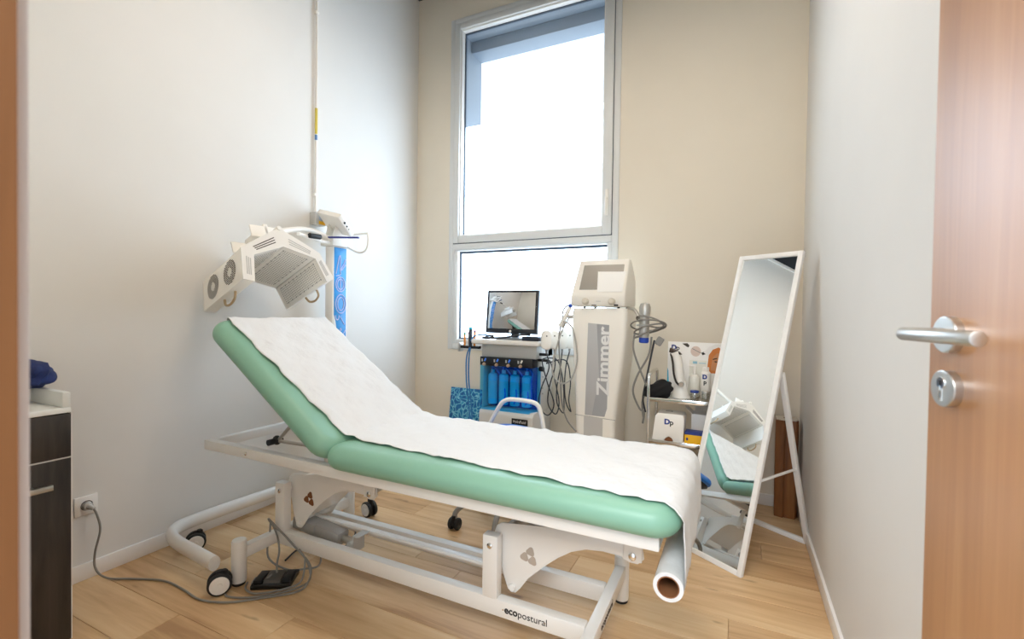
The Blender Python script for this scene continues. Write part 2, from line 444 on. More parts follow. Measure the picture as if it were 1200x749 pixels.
# door, ajar into the room, and its frame
door = struct('door_1', loc=(2.985, -3.2, 0))
TH = R(78); DE = vec(2.822, -2.43, 0)                # free edge of the leaf
dl = vec(math.cos(TH), -math.sin(TH), 0)             # along the leaf towards its hinges
dn = vec(-math.sin(TH), -math.cos(TH), 0)            # out of the visible face
DM = Matrix((dl, dn, vec(0, 0, 1))).transposed().to_4x4(); DM.translation = DE
obj('leaf', MB().box((0, -.04, .006), (.80, 0, 2.06), .0015, DM), doorwood, door)
HZ = 1.176; HXo = .052
def dp(x, n, z): return DM @ vec(x, n, z)
ro = obj('rosette', MB().lathe([(0, .012), (.0238, .012), (.0245, .012), (.0256, .0114), (.026, .0102), (.026, .009), (.026, 0), (0, 0)], dp(HXo, 0, HZ), dn, 40), steel, door)
lv = MB()
lv.cyl(dp(HXo, .010, HZ), dp(HXo, .052, HZ), .0095, n=24)
lv.cyl(dp(HXo-.010, .056, HZ), dp(HXo+.142, .056, HZ), .0095, n=28, bev=.0012)
obj('lever', lv, steel, door)
kz = HZ-.077
es = obj('key_rosette', MB().lathe([(0, .012), (.0238, .012), (.0245, .012), (.0256, .0114), (.026, .0102), (.026, .009), (.026, 0), (0, 0)], dp(HXo, 0, kz), dn, 40), steel, door)
kc = MB().lathe([(0, .0018), (.0078, .0018), (.0083, .0018), (.0085, .0012), (.0085, 0), (0, 0)], dp(HXo, .012, kz+.008), dn, 24)
kc.box((HXo-.0045, .012, kz-.018), (HXo+.0045, .0138, kz+.004), .001, DM)
cyl_ = obj('key_cylinder', kc, steel_bright, es)
kh = MB().box((HXo-.0008, .0141, kz+.004), (HXo+.0008, .0146, kz+.012), 0, DM); kh.lathe([(0, .0005), (.0018, .0005), (.0018, 0), (0, 0)], dp(HXo, .0141, kz+.0095), dn, 12); obj('keyhole', kh, black_rubber, es)
jb = MB().box((DX0-.05, FY-.12, 0), (DX0, FY+.0, 2.12), .001); jb.box((DX1, FY-.12, 0), (DX1+.05, FY, 2.12), .001); jb.box((DX0-.05, FY-.12, 2.08), (DX1+.05, FY, 2.12), .001)
j = struct('trim_1', jb, jambwood)
obj('strike_plate', MB().box((DX0, FY-.075, 1.10), (DX0+.0012, FY-.04, 1.24)), mat('strike_bronze', '#9a6a40', .4, .6), j)
struct('trim_3', MB().box((DX0-.12, FY+.001, 0), (DX0-.022, FY+.014, 2.2), .002), mat('jamb_strip', '#c9c4c0', .6))

# unseen ceiling panels added for the warm room light (above the frame)
def ceiling_panel(x, y, label):
    t = thing('ceiling_fill_lamp', (x, y, DH-.05), label, 'lamp', 'added ceiling light panels')
    obj('lamp_frame', ring(x-.31, x+.31, -.31, .31, .015, .015, .015, .015, 0, .05, .002).move(Matrix(((1, 0, 0, 0), (0, 0, 1, y), (0, 1, 0, DH-.05), (0, 0, 0, 1)))), white_trim, t)
    obj('diffuser', MB().box((x-.295, y-.295, DH-.045), (x+.295, y+.295, DH-.02)), mat('lamp_diffuser', '#ffffff', .5, emit='#ffeeda', es=CEIL_LIGHT), t)
ceiling_panel(1.25, -1.8, 'unseen square white light panel added under the black ceiling, nearer the left wall')
ceiling_panel(2.3, -1.8, 'unseen square white light panel added under the black ceiling, nearer the right wall')

# ------------------------------------------------------------------ examination couch
CY = -1.725
couch = thing('examination_couch', (1.39, CY, 0), 'white framed electric examination couch with green upholstery and raised backrest', 'couch')
YN, YF = -2.0, -1.455                                        # outer sides of the top frame
LX, RX = .30, 2.372
seat = obj('seat_cushion', MB().slab(1.325, .65, .095, .085, .05, Matrix.Translation((1.768, -1.73, .6225)), 8, 7), green, couch)
BA = R(34.3); bd = vec(-math.cos(BA), 0, math.sin(BA)); bnn = vec(math.sin(BA), 0, math.cos(BA))
bo = vec(1.108, -1.73, .578); BL_, BTk = .885, .098
BMt = Matrix((bd, vec(0, -1, 0), bnn)).transposed().to_4x4(); BMt.translation = bo + bd*(BL_/2+.005) + bnn*(BTk/2)
obj('backrest_cushion', MB().slab(BL_, .65, BTk, .085, .05, BMt, 8, 7), green, couch)
bb = MB().slab(BL_-.10, .55, .018, .06, .009, BMt @ Matrix.Translation((0, 0, -BTk/2-.007)))
obj('back_board', bb, black_rubber, couch)
tf = MB()
tf.box((LX, YN, .530), (RX, YN+.04, .574), .004); tf.box((LX, YF-.04, .530), (RX, YF, .574), .004)
tf.box((LX, YN+.04, .530), (LX+.035, YF-.04, .574), .004); tf.box((RX-.035, YN+.04, .530), (RX, YF-.04, .574), .004)
tf.box((1.14, YN+.04, .532), (1.18, YF-.04, .572), .004); tf.box((1.75, YN+.04, .532), (1.79, YF-.04, .572), .004)
topf = obj('top_frame', tf, powder, couch)
obj('seat_board', MB().box((1.16, YN+.02, .574), (2.36, YF-.02, .584), .003), black_rubber, couch)
def bolt(p, ax, r=.011):
    o = obj('bolt', MB().lathe([(0, .007), (r*.55, .007), (r*.95, .004), (r, 0), (0, 0)], p, ax, 14), steel_bright, couch); return o
bolt((.602, YN, .552), (0, -1, 0), .009)
# base: two rails, crossbars on feet, pivot posts
x1, x2 = .626, 2.144
for y in (-1.85, -1.60):
    obj('base_rail', MB().box((x1+.005, y-.02, .102), (x2-.02, y+.02, .165), .005), powder, couch)
for x in (x1, x2):
    cbx = obj('crossbar', MB().box((x-.02, -2.03, .108), (x+.02, -1.42, .160), .004), powder, couch)
    for y in (-2.045, -1.406):
        obj('foot', MB().lathe([(0, .012), (.029, .012), (.030, .02), (.030, .185), (.027, .193), (.012, .197), (0, .197)], (x, y, 0), n=28), powder, couch)
        obj('foot_pad', MB().cyl((x, y, 0), (x, y, .013), .026, .028, 24), black_rubber, couch)
for k, px in enumerate((.655, 1.766)):
    for y in (-1.85, -1.60):
        obj('pivot_post', MB().box((px-.03, y-.02, .16), (px+.03, y+.02, .388), .003), powder, couch)
        bolt((px, y-.02 if y < -1.7 else y+.02, .352), (0, -1 if y < -1.7 else 1, 0), .011)
    obj('pivot_axle', MB().cyl((px, -1.835, .352), (px, -1.615, .352), .016, n=16), powder, couch)
    prof = [(-.012, .372), (.0, .405), (.02, .418), (.30, .452), (.50, .47), (.530, .44), (.535, .405), (.515, .385), (.49, .385), (.46, .398), (.40, .400), (.34, .392), (.29, .372), (.24, .338), (.19, .296), (.13, .238), (.098, .192), (.080, .172), (.062, .170), (.048, .180), (.03, .226), (.012, .300)]
    for y in (-1.815, -1.640):
        obj('lift_arm', MB().prism(prof, (px, y, 0), (1, 0, 0), (0, 0, 1), (0, 1, 0), .006, .0012), powder, couch)
    web = [(.46, .398), (.40, .400), (.34, .392), (.29, .372), (.24, .338), (.19, .296), (.13, .238)]
    wb = MB(); n_ = len(web)
    vs = [(px+a, y, c) for a, c in web for y in (-1.812, -1.638)] + [(px+a, y, c+.005) for a, c in web for y in (-1.812, -1.638)]
    fs = [(2*i, 2*i+1, 2*i+3, 2*i+2) for i in range(n_-1)] + [(2*n_+2*i, 2*n_+2*i+2, 2*n_+2*i+3, 2*n_+2*i+1) for i in range(n_-1)]
    fs += [(2*i, 2*i+2, 2*n_+2*i+2, 2*n_+2*i) for i in range(n_-1)] + [(2*i+1, 2*n_+2*i+1, 2*n_+2*i+3, 2*i+3) for i in range(n_-1)] + [(0, 2*n_, 2*n_+1, 1), (2*n_-2, 2*n_-1, 4*n_-1, 4*n_-2)]
    obj('arm_web', wb.add(vs, fs), powder, couch)
    obj('arm_rod', MB().cyl((px+.068, -1.825, .190), (px+.068, -1.625, .190), .013, n=16, bev=.003), powder, couch)
    bx = px+.500
    bkt = MB().box((bx-.03, -1.826, .395), (bx+.03, -1.818, .535), .004); bkt.box((bx-.03, -1.634, .395), (bx+.03, -1.626, .535), .004)
    bkt.box((bx-.03, -1.97, .528), (bx+.03, -1.48, .536), .001)
    obj('arm_bracket', bkt, powder, couch); bolt((bx, -1.826, .412), (0, -1, 0), .013)
    obj('arm_axle', MB().cyl((bx, -1.822, .412), (bx, -1.63, .412), .009, n=14), steel, couch)
    cl = MB()                                                # three-leaf emblem on the near arm
    for ang, rr in ((75, .019), (195, .019), (-45, .019)):
        cx, cz = px+.132+rr*math.cos(R(ang)), .318+rr*math.sin(R(ang))
        out = []
        for i in range(24):
            q = 2*math.pi*i/24; s_ = .0155*(1+.14*math.cos(3*(q-R(ang)))); out.append((cx+s_*math.cos(q), cz+s_*math.sin(q)))
        cl.prism(out, (0, -1.8153, 0), (1, 0, 0), (0, 0, 1), (0, -1, 0), .0006)
    obj('emblem', cl, (tan_dark if k == 0 else clover), couch, smooth=False)
obj('lift_tie', MB().box((.72, -1.735, .185), (1.84, -1.705, .2), .003), powder, couch)
# actuator
ac = MB().beam((.66, -1.765, .178), (.80, -1.765, .165), .075, .055, .006); ac.beam((.795, -1.765, .166), (.95, -1.765, .150), .07, .062, .010)
act = obj('actuator', ac, mat('actuator_grey', '#a09d98', .45), couch)
obj('piston', MB().cyl((.94, -1.765, .151), (1.015, -1.765, .145), .018, n=20), steel, act)
pe = MB().cyl((1.02, -1.80, .143), (1.02, -1.73, .143), .019, n=18, bev=.003); pe.box((1.038, -1.80, .115), (1.044, -1.73, .195), .002); pe.box((1.038, -1.80, .19), (1.075, -1.73, .196), .002)
obj('piston_bracket', pe, mid_grey, act)
# backrest strut
st = MB().cyl((.665, -1.885, .592), (.845, -1.885, .765), .008, n=12); st.cyl((.665, -1.885, .590), (.94, -1.885, .598), .008, n=12)
stt = obj('support_strut', st, steel, couch)
kb = MB().ball((.655, -1.885, .592), .022, 1, .8, 1); kb.cyl((.655, -1.93, .590), (.655, -1.86, .590), .014, n=14)
obj('clamp_knob', kb, black_rubber, stt)
# lettering
fm = frame_M((1.903, -1.8706, .136), (1, 0, 0), (0, 0, 1))
text('lettering', 'eco', .036, fm @ Matrix.Translation((-.0485, 0, 0)), black_ink, couch, bold=.0009)
text('lettering', 'postural', .034, fm @ Matrix.Translation((.034, -.0015, 0)), ink_brown, couch)
for dx in (-.080, .080): obj('lettering_dot', MB().lathe([(0, .0006), (.003, .0006), (.003, 0), (0, 0)], fm @ vec(dx, -.002, 0), (0, -1, 0), 10), tan, couch, smooth=False)
fe = frame_M((2.1645, -1.73, .135), (0, 1, 0), (0, 0, 1))
text('lettering', 'ecopostural', .034, fe, ink_brown, couch)

# ------------------------------------------------------------------ paper sheet with its roll
random.seed(3)
TOPZ = .6765
path = []                                    # (x, z, near_y, far_y)
back_top = bo + bnn*(BTk+.0075)
for i in range(36):
    s_ = .872*(1-i/35)+.012
    p = back_top + bd*(s_+.005); path.append((p.x, p.z, -1.99 + .05*(i/35), -1.425))
p_end = path[-1]
path[-1] = (1.168, .690, -1.935, -1.425)
path[0] = (path[0][0]-.012, path[0][1]-.02, -1.975, -1.45)
path.insert(0, (path[0][0]-.006, path[0][1]-.03, -1.965, -1.46))
path.append((1.185, TOPZ+.006, -1.935, -1.425)); path.append((1.22, TOPZ, -1.935, -1.424))
for i in range(48):
    t = i/47; x = 1.24+(2.385-1.24)*t
    path.append((x, TOPZ, -1.935-.078*t, -1.424+.004*t))
for q in (15, 30, 45, 60, 75, 90):
    path.append((2.385+.052*math.sin(R(q)), TOPZ-.052+.052*math.cos(R(q)), -2.02, -1.424))
RZ, RXc, RRd = .458, 2.402, .040
for i in range(8):
    t = (i+1)/8; path.append((2.437+(RXc+RRd-2.437)*t + .004*math.sin(3*t), .6205+(RZ-.6205)*t, -2.03, -1.424))
NW = 44; pv = []; pf = []
for i, (x, z, ya, yb) in enumerate(path):
    jag = .004*random.uniform(-1, 1)+.005*math.sin(i*.9)
    if i > len(path)-10: jag *= .2
    for jx in range(NW+1):
        t = jx/NW; y = ya+(yb-ya)*t + jag*(1-t)**6
        hz = .0020*math.sin(x*21+y*33)+.0016*math.sin(x*47-y*25+1)+.0012*math.sin(x*83+y*61+2)+.0014*random.uniform(-1, 1)
        hz += .004*math.exp(-((x-1.70-.35*(y+1.7))/.012)**2)
        n_ = bnn if i < 37 else vec(0, 0, 1)
        if i > len(path)-15: n_ = vec(1, 0, 0)
        pp = vec(x, y, z)+n_*(hz+.0015)
        pv.append(pp)
for i in range(len(path)-1):
    for jx in range(NW):
        a = i*(NW+1)+jx; pf.append((a, a+1, a+NW+2, a+NW+1))
roll = thing('paper_roll', (RXc, -1.73, .40), 'white couch paper laid over green cushions with its roll hanging from the end', 'paper')
sh = obj('paper_sheet', MB().add(pv, pf), paper, roll); sh.modifiers.new('thickness', 'SOLIDIFY').thickness = .0008
rl = MB(); y0, y1_ = -2.032, -1.424
rl.lathe([(.0295, 0), (RRd, 0), (RRd, y1_-y0), (.0295, y1_-y0)], (RXc, y0, RZ), (0, 1, 0), 40)
obj('rolled_paper', rl, paper, roll)
ct = MB().lathe([(.0265, 0), (.0295, 0), (.0295, y1_-y0), (.0265, y1_-y0), (.0265, 0)], (RXc, y0-.001, RZ), (0, 1, 0), 32)
obj('cardboard_core', ct, card, roll)

# ------------------------------------------------------------------ foot pedal, its cable, the mains cable and the socket
pd = thing('foot_pedal', (.755, -1.965, 0), 'flat black two-switch foot pedal on the floor inside the coiled cables', 'pedal')
PM = Matrix.Translation((.755, -1.965, 0)) @ Matrix.Rotation(R(32), 4, 'Z')
pb = MB().box((-.082, -.062, 0), (.082, .062, .022), .006, PM)
obj('pedal_body', pb, mat('pedal_black', '#1c1b1a', .25), pd)
for sx in (-1, 1):
    obj('pedal_key', MB().prism([(-.045, .018), (.045, .018), (.045, .028), (-.045, .034)], PM @ vec(sx*.058-.017, 0, 0), PM.to_3x3() @ vec(0, 1, 0), (0, 0, 1), PM.to_3x3() @ vec(1, 0, 0), .034, .002), black_rubber, pd)
obj('pedal_saddle', MB().prism([(-.05, .02), (.05, .02), (.035, .032), (-.035, .032)], PM @ vec(-.035, 0, 0), PM.to_3x3() @ vec(0, 1, 0), (0, 0, 1), PM.to_3x3() @ vec(1, 0, 0), .07, .002), mat('pedal_grey', '#4b4742', .3), pd)
pcab = MB().tube([(.75, -1.955, .034), (.745, -1.95, .075), (.72, -1.92, .11), (.66, -1.885, .15), (.61, -1.878, .195), (.618, -1.89, .16), (.66, -1.93, .07), (.73, -1.89, .012), (.80, -1.85, .012), (.84, -1.80, .02), (.80, -1.77, .10), (.74, -1.765, .16)], .0042)
tag(obj('pedal_cable', pcab, cable_grey), 'grey cable rising in a loop from the black foot pedal to the couch rail', 'cable')
sk = thing('wall_socket', (0, -2.325, .29), 'square white wall socket with a grey plug above the baseboard', 'socket')
obj('face_plate', MB().box((.0005, -2.366, .286), (.010, -2.284, .368), .003), white_trim, sk)
obj('socket_well', MB().lathe([(0, .0), (.019, .0), (.021, .003), (.0215, .0045), (.019, .0045), (.0185, .001), (0, .001)], (.0085, -2.325, .327), (1, 0, 0), 28), black_rubber, sk)
cord = thing('power_cord', (.3, -2.2, 0), 'long grey mains cord running from the wall socket across the floor to the couch', 'cord')
pg = MB().cyl((.012, -2.325, .327), (.032, -2.325, .326), .0175, .0165, 20, bev=.002); pg.cyl((.030, -2.325, .326), (.058, -2.318, .318), .012, .007, 16)
obj('plug', pg, mid_grey, cord)
cp = [(.055, -2.319, .319), (.068, -2.312, .29), (.066, -2.30, .22), (.045, -2.31, .12), (.05, -2.31, .05), (.10, -2.29, .012), (.20, -2.235, .006), (.33, -2.185, .0055), (.47, -2.185, .0055), (.60, -2.195, .0055), (.72, -2.155, .0055), (.82, -2.07, .0055), (.90, -1.99, .0055), (.905, -1.93, .008), (.86, -1.87, .05), (.76, -1.875, .12), (.66, -1.895, .20), (.62, -1.90, .225), (.64, -1.88, .18), (.68, -1.83, .13)]
obj('cord_wire', MB().tube(cp, .0042), cable_grey, cord)
cp2 = MB().tube([(.655, -2.125, .0055), (.69, -2.13, .0055), (.76, -2.10, .0055), (.84, -2.03, .0055), (.885, -1.96, .0056), (.89, -1.90, .012), (.85, -1.875, .06), (.79, -1.872, .11)], .004)
cp2.tube([(.66, -2.03, .006), (.70, -2.065, .006), (.77, -2.065, .006), (.85, -1.99, .009), (.875, -1.93, .02), (.84, -1.88, .09)], .004)
cp2.tube([(.66, -1.99, .006), (.69, -2.03, .006), (.72, -2.02, .006), (.76, -1.985, .045)], .004)
tag(obj('cable_coil', cp2, cable_grey), 'loose grey cable loops lying around the black foot pedal', 'cable')
tag(obj('lamp_cord', MB().tube([(.66, -1.84, .012), (.62, -1.72, .006), (.72, -1.66, .006), (.80, -1.6, .006), (.72, -1.45, .006), (.5, -1.3, .006), (.35, -1.2, .006)], .0045), cable_dark), 'dark cable lying on the floor under the couch base', 'cable')

# ------------------------------------------------------------------ infrared lamp on its wheeled column
lamp = thing('therapy_lamp', (.2, -1.35, 0), 'white four-panel therapy lamp on a wheeled stand with a blue printed column', 'lamp')
basep = [(.572, -2.118, .11), (.412, -2.102, .11), (.27, -2.088, .11), (.17, -2.066, .11), (.108, -2.028, .11), (.078, -1.955, .11), (.08, -1.773, .11), (.093, -1.6, .11), (.10, -1.45, .11), (.10, -1.2, .11), (.11, -1.07, .11), (.16, -1.02, .11), (.25, -1.03, .11), (.45, -1.12, .11), (.60, -1.22, .11)]
bt = MB().tube(basep, .024, 16, 6)
for p in range(len(bt.v)): bt.v[p].z = .11+(bt.v[p].z-.11)*1.35
obj('base_tube', bt, powder, lamp)
def castor(x, y, rz, r=.044, hub=white_trim, parent=lamp, top=.075):
    M = Matrix.Translation((x, y, r)) @ Matrix.Rotation(rz, 4, 'Z')
    fk = MB().box((-.012, -.006, -.005), (.03, .006, top-r+.01), .003, M); fk.cyl(M @ vec(.015, 0, top-r-.02), M @ vec(.015, 0, top-r+.012), .011, n=14)
    fk.cyl(M @ vec(0, -.01, 0), M @ vec(0, .01, 0), .008, n=12)
    c = obj('castor', fk, black_rubber, parent)
    for s_ in (-1, 1):
        wv = MB().lathe([(.0, -.011), (r*.80, -.011), (r*.97, -.008), (r, -.004), (r, .004), (r*.97, .008), (r*.8, .011), (0, .011)], M @ vec(0, s_*.018, 0), M.to_3x3() @ vec(0, 1, 0), 28)
        obj('wheel', wv, black_rubber, c)
        hb = MB().lathe([(0, .0), (r*.80, .0), (r*.78, .003), (r*.25, .004), (r*.22, .007), (0, .007)], M @ vec(0, s_*.0285, 0), M.to_3x3() @ vec(0, s_, 0), 24)
        obj('wheel_hub', hb, hub, c)
castor(.622, -2.127, R(56), r=.046, top=.085); castor(.166, -1.958, R(60), r=.044, top=.085); castor(.654, -1.275, R(-12), r=.044, top=.09); castor(.13, -1.08, R(40), r=.036, top=.085)
CX0, CX1, CY0, CY1 = .108, .175, -1.112, -.985
obj('column', MB().box((CX0, CY0, .10), (CX1, CY1, 1.612), .006), powder, lamp)
cpn = obj('column_print', MB().box((CX1, CY0+.012, .45), (CX1+.0015, CY1-.010, 1.606), .0004), panel_blue, lamp)
# looping outline letters on the blue print, running down the column
pm = CX1+.0022
def stroke(pts, r=.0026, closed=False, sm=5): return [(pm, y, z) for y, z in pts], r, closed, sm
let = MB()
yc = (CY0+CY1)/2+.002
def add_stroke(pts, closed=False, sm=5): let.tube([(pm, yc+y, z) for y, z in pts], .0038, 6, sm, closed)
add_stroke([(-.040, 1.432), (-.012, 1.545), (.0, 1.54), (-.004, 1.475), (.004, 1.468), (.045, 1.535)], sm=4)
add_stroke([(-.04, 1.418), (.0, 1.43), (-.004, 1.46), (.012, 1.462), (.042, 1.50)], sm=4)
def ell(cy, cz, ry, rz, a0=0, a1=360, k=18): return [(cy+ry*math.cos(R(a0+(a1-a0)*i/k)), cz+rz*math.sin(R(a0+(a1-a0)*i/k))) for i in range(k if a1-a0 == 360 else k+1)]
add_stroke(ell(.0, 1.365, .040, .048), True, 2); add_stroke(ell(.0, 1.365, .026, .034), True, 2); add_stroke([(-.0, 1.413), (.0, 1.318)], sm=1)
add_stroke(ell(.004, 1.235, .044, .062), True, 2); add_stroke(ell(.004, 1.235, .027, .043), True, 2)
add_stroke(ell(-.026, 1.155, .014, .026, 170, 370), False, 2)
add_stroke([(.0, 1.15), (.035, 1.098)], sm=1); add_stroke(ell(.005, 1.065, .005, .007), True, 2)
add_stroke([(-.02, 1.04), (.005, 1.01), (.045, 1.06)], sm=2); add_stroke([(.005, 1.01), (.005, .90)], sm=1)
obj('column_lettering', let, lavender, cpn)
sw = MB().prism([(-.055, 1.165), (-.040, 1.12), (-.030, 1.06), (-.025, .99), (-.030, .90), (-.055, .90)], (CX1+.0016, yc, 0), (0, 1, 0), (0, 0, 1), (1, 0, 0), .0005)
obj('column_swoosh', sw, white_trim, cpn, smooth=False)
obj('column_head', MB().box((.085, -1.135, 1.612), (.20, -.955, 1.672), .008), powder_edge, lamp)
# control console tilted on two cheeks
KM = Matrix.Translation((.17, -1.085, 1.765)) @ Matrix.Rotation(R(8), 4, 'Z') @ Matrix.Rotation(R(-38), 4, 'X') @ Matrix.Rotation(R(18), 4, 'Y')
kon = obj('console', MB().box((-.105, -.085, -.018), (.105, .085, .018), .006, KM), powder_edge, lamp)
pt = MB()
for q, rr in ((.03, .008), (.055, .006), (.075, .004)): pt.lathe([(0, .0), (rr, 0), (rr, .001), (0, .001)], KM @ vec(.105, -.06+q*1.2, .0), KM.to_3x3() @ vec(1, 0, 0), 12)
obj('console_port', pt, black_rubber, kon)
obj('console_screen', MB().box((-.08, -.06, .018), (.08, .06, .0195), .0005, KM), screen_dark, kon)
ck = MB().prism([(-.07, 1.668), (.06, 1.668), (.075, 1.72), (.0, 1.78), (-.05, 1.76)], (.11, -1.045, 0), (0, 1, 0), (0, 0, 1), (1, 0, 0), .006, .001); ck.prism([(-.07, 1.668), (.06, 1.668), (.075, 1.72), (.0, 1.78), (-.05, 1.76)], (.175, -1.045, 0), (0, 1, 0), (0, 0, 1), (1, 0, 0), .006, .001)
obj('console_cheek', ck, powder_edge, lamp)
obj('push_bar', MB().box((.175, -1.13, 1.655), (.375, -1.105, 1.665), .004, Matrix.Translation((.275, -1.118, 1.66)) @ Matrix.Rotation(R(24), 4, 'Z') @ Matrix.Translation((-.275, 1.118, -1.66))), navy, lamp)
obj('tube_rail', MB().tube([(.19, -1.0, 1.70), (.33, -.99, 1.70), (.37, -1.0, 1.69), (.36, -1.0, 1.60), (.30, -1.01, 1.575), (.19, -1.0, 1.62)], .007, 10, 5), powder_edge, lamp)
# swivel arm and the four hinged panels
A_ = vec(-.917, .12, -.381).normalized()
O = [vec(.501, -1.949, 1.333), vec(.441, -1.921, 1.485), vec(.416, -1.701, 1.615), vec(.488, -1.502, 1.504), vec(.551, -1.458, 1.366)]
I = [vec(.511, -1.897, 1.324), vec(.461, -1.868, 1.454), vec(.458, -1.705, 1.514), vec(.498, -1.539, 1.470), vec(.553, -1.510, 1.346)]
LL = .40
names = ['lamp_panel']*4
def quadpt(k, s, a): # point on inner face of panel k, s along width, a along axis
    return I[k]+(I[k+1]-I[k])*s+A_*a
for k in range(4):
    q = [O[k], O[k+1], I[k+1], I[k]]
    if k == 0: q = [O[0], O[1], I[1], I[0]]
    bmq = bmesh.new(); c = sum(q, Vector())/4
    fa = [bmq.verts.new(c+(p-c)*.985+A_*.004) for p in q]; fb = [bmq.verts.new(c+(p-c)*.985+A_*LL) for p in q]
    bmq.faces.new(fa); bmq.faces.new(fb[::-1])
    for i in range(4): bmq.faces.new((fa[i], fb[i], fb[(i+1) % 4], fa[(i+1) % 4]))
    bmesh.ops.recalc_face_normals(bmq, faces=bmq.faces); bmesh.ops.bevel(bmq, geom=bmq.edges[:], offset=.004, segments=2, profile=.5, affect='EDGES')
    pn = obj('lamp_panel', MB().bm(bmq), powder_edge, lamp)
    # end plate with vent slots
    for end in (0, 1):
        off = A_*(-.004 if end == 0 else LL-.001)
        ep = MB(); poly = [p+off for p in q]
        ep.add(poly+[p+A_*.006 for p in poly], [(0, 1, 2, 3), (7, 6, 5, 4), (0, 4, 5, 1), (1, 5, 6, 2), (2, 6, 7, 3), (3, 7, 4, 0)])
        epo = obj('end_plate', ep, powder, pn)
        if end == 0:
            vt = MB(); mo = [(q[0]*(1-s)+q[1]*s, q[3]*(1-s)+q[2]*s) for s in (.2, .8)]
            for t in ((.38, .52, .66) if k == 1 else (.40, .55, .70)):
                p0 = mo[0][0]*(1-t)+mo[0][1]*t; p1 = mo[1][0]*(1-t)+mo[1][1]*t
                vt.beam(p0+off-A_*.0006, p1+off-A_*.0006, .0045, .0012, 0, up=A_)
            obj('vent_slot', vt, (grille_dark if k == 1 else mid_grey), epo)
    # perforated heater face
    if k > 0:
        wd = (I[k+1]-I[k]).length; nn_ = ((I[k+1]-I[k]).cross(A_)).normalized()
        cen = sum(O, Vector())/5
        if nn_.dot((sum(O[k:k+2], Vector())/2)-(I[k]+I[k+1])/2) > 0: nn_ = -nn_
        pfm = MB(); nu = int((wd-.03)/.0115); nv = 26
        ew = (I[k+1]-I[k]).normalized()
        for a in range(nu):
            for d_ in range(nv):
                c0 = I[k]*.985+c*.015+ew*(.018+a*.0115)+A_*(.03+d_*(LL-.06)/(nv-1))+nn_*.0012
                big = .0042 if (a in (0, nu-1) and d_ % 3 == 0) else .0027
                pfm.add([c0-ew*big-A_*big, c0+ew*big-A_*big, c0+ew*big+A_*big, c0-ew*big+A_*big], [(0, 1, 2, 3)])
        po = obj('perforation', pfm, perf_dark, pn, smooth=False); po['kind'] = 'stuff'
    else:
        ew = (O[0]-O[1]).normalized(); nn_ = ew.cross(A_).normalized()
        if nn_.dot(O[0]-I[0]) < 0: nn_ = -nn_
        for fc in (.115, .29):
            cc = O[1]+ew*.078+A_*fc+nn_*.0016; gr = MB(); Rg, rg = .062, .021
            for row_ in range(13):
                h_ = -Rg+.0045+row_*(2*Rg-.009)/12
                xo = math.sqrt(max(0, Rg**2-h_**2)); xi = math.sqrt(max(0, rg**2-h_**2)) if abs(h_) < rg else 0
                for sgn in (-1, 1):
                    nseg = max(1, int((xo-xi)/.016))
                    for e_ in range(nseg):
                        a0 = xi+(xo-xi)*e_/nseg+.0015; a1 = xi+(xo-xi)*(e_+1)/nseg-.0015
                        P = lambda al, hh: cc+ew*hh+A_*(sgn*al)
                        gr.add([P(a0, h_-.0026), P(a1, h_-.0026), P(a1, h_+.0026), P(a0, h_+.0026)], [(0, 1, 2, 3)])
            obj('fan_grille', gr, grille_dark, pn, smooth=False)
    if k in (0, 3):
        e0 = (O[0]+I[0])/2 if k == 0 else (O[4]+I[4])/2
        dwn = ((O[0]-O[1]) if k == 0 else (O[4]-O[3])).normalized()
        c1 = e0+A_*.13; c2 = e0+A_*.24
        obj('strap_handle', MB().tube([c1, c1+dwn*.032+A_*.01, (c1+c2)/2+dwn*.045, c2+dwn*.032-A_*.01, c2], .006, 8, 5), tan, pn)
obj('hinge', MB().cyl(O[2]-A_*.012+vec(0, 0, -.005), O[2]+A_*(LL+.012)+vec(0, 0, -.005), .012, n=14), powder_edge, lamp)
up_ = ((O[2]-I[2])).normalized(); mid = O[2]+A_*.20
yk = MB().box((-.10, -.012, -.01), (.10, .012, .075), .004, Matrix.Translation(mid) @ Matrix((A_, A_.cross(up_), up_)).transposed().to_4x4())
yk.box((-.10, -.085, -.005), (-.09, .085, .06), .003, Matrix.Translation(mid) @ Matrix((A_, A_.cross(up_), up_)).transposed().to_4x4())
yk.box((.10, -.085, -.005), (.11, .085, .06), .003, Matrix.Translation(mid) @ Matrix((A_, A_.cross(up_), up_)).transposed().to_4x4())
obj('yoke', yk, powder_edge, lamp)
arm = MB().tube([mid+up_*.065, mid+up_*.075+vec(-.02, .05, 0), vec(.16, -1.32, 1.685), vec(.15, -1.12, 1.66), vec(.14, -1.05, 1.645)], .017, 14, 6)
obj('swivel_arm', arm, powder_edge, lamp)
arm2 = MB().tube([vec(.20, -1.40, 1.645), vec(.18, -1.22, 1.63), vec(.16, -1.1, 1.63)], .011, 12, 4); obj('arm_brace', arm2, powder_edge, lamp)
obj('arm_grip', MB().cyl((.212, -1.33, 1.645), (.205, -1.24, 1.648), .016, n=16, bev=.004), black_rubber, lamp)

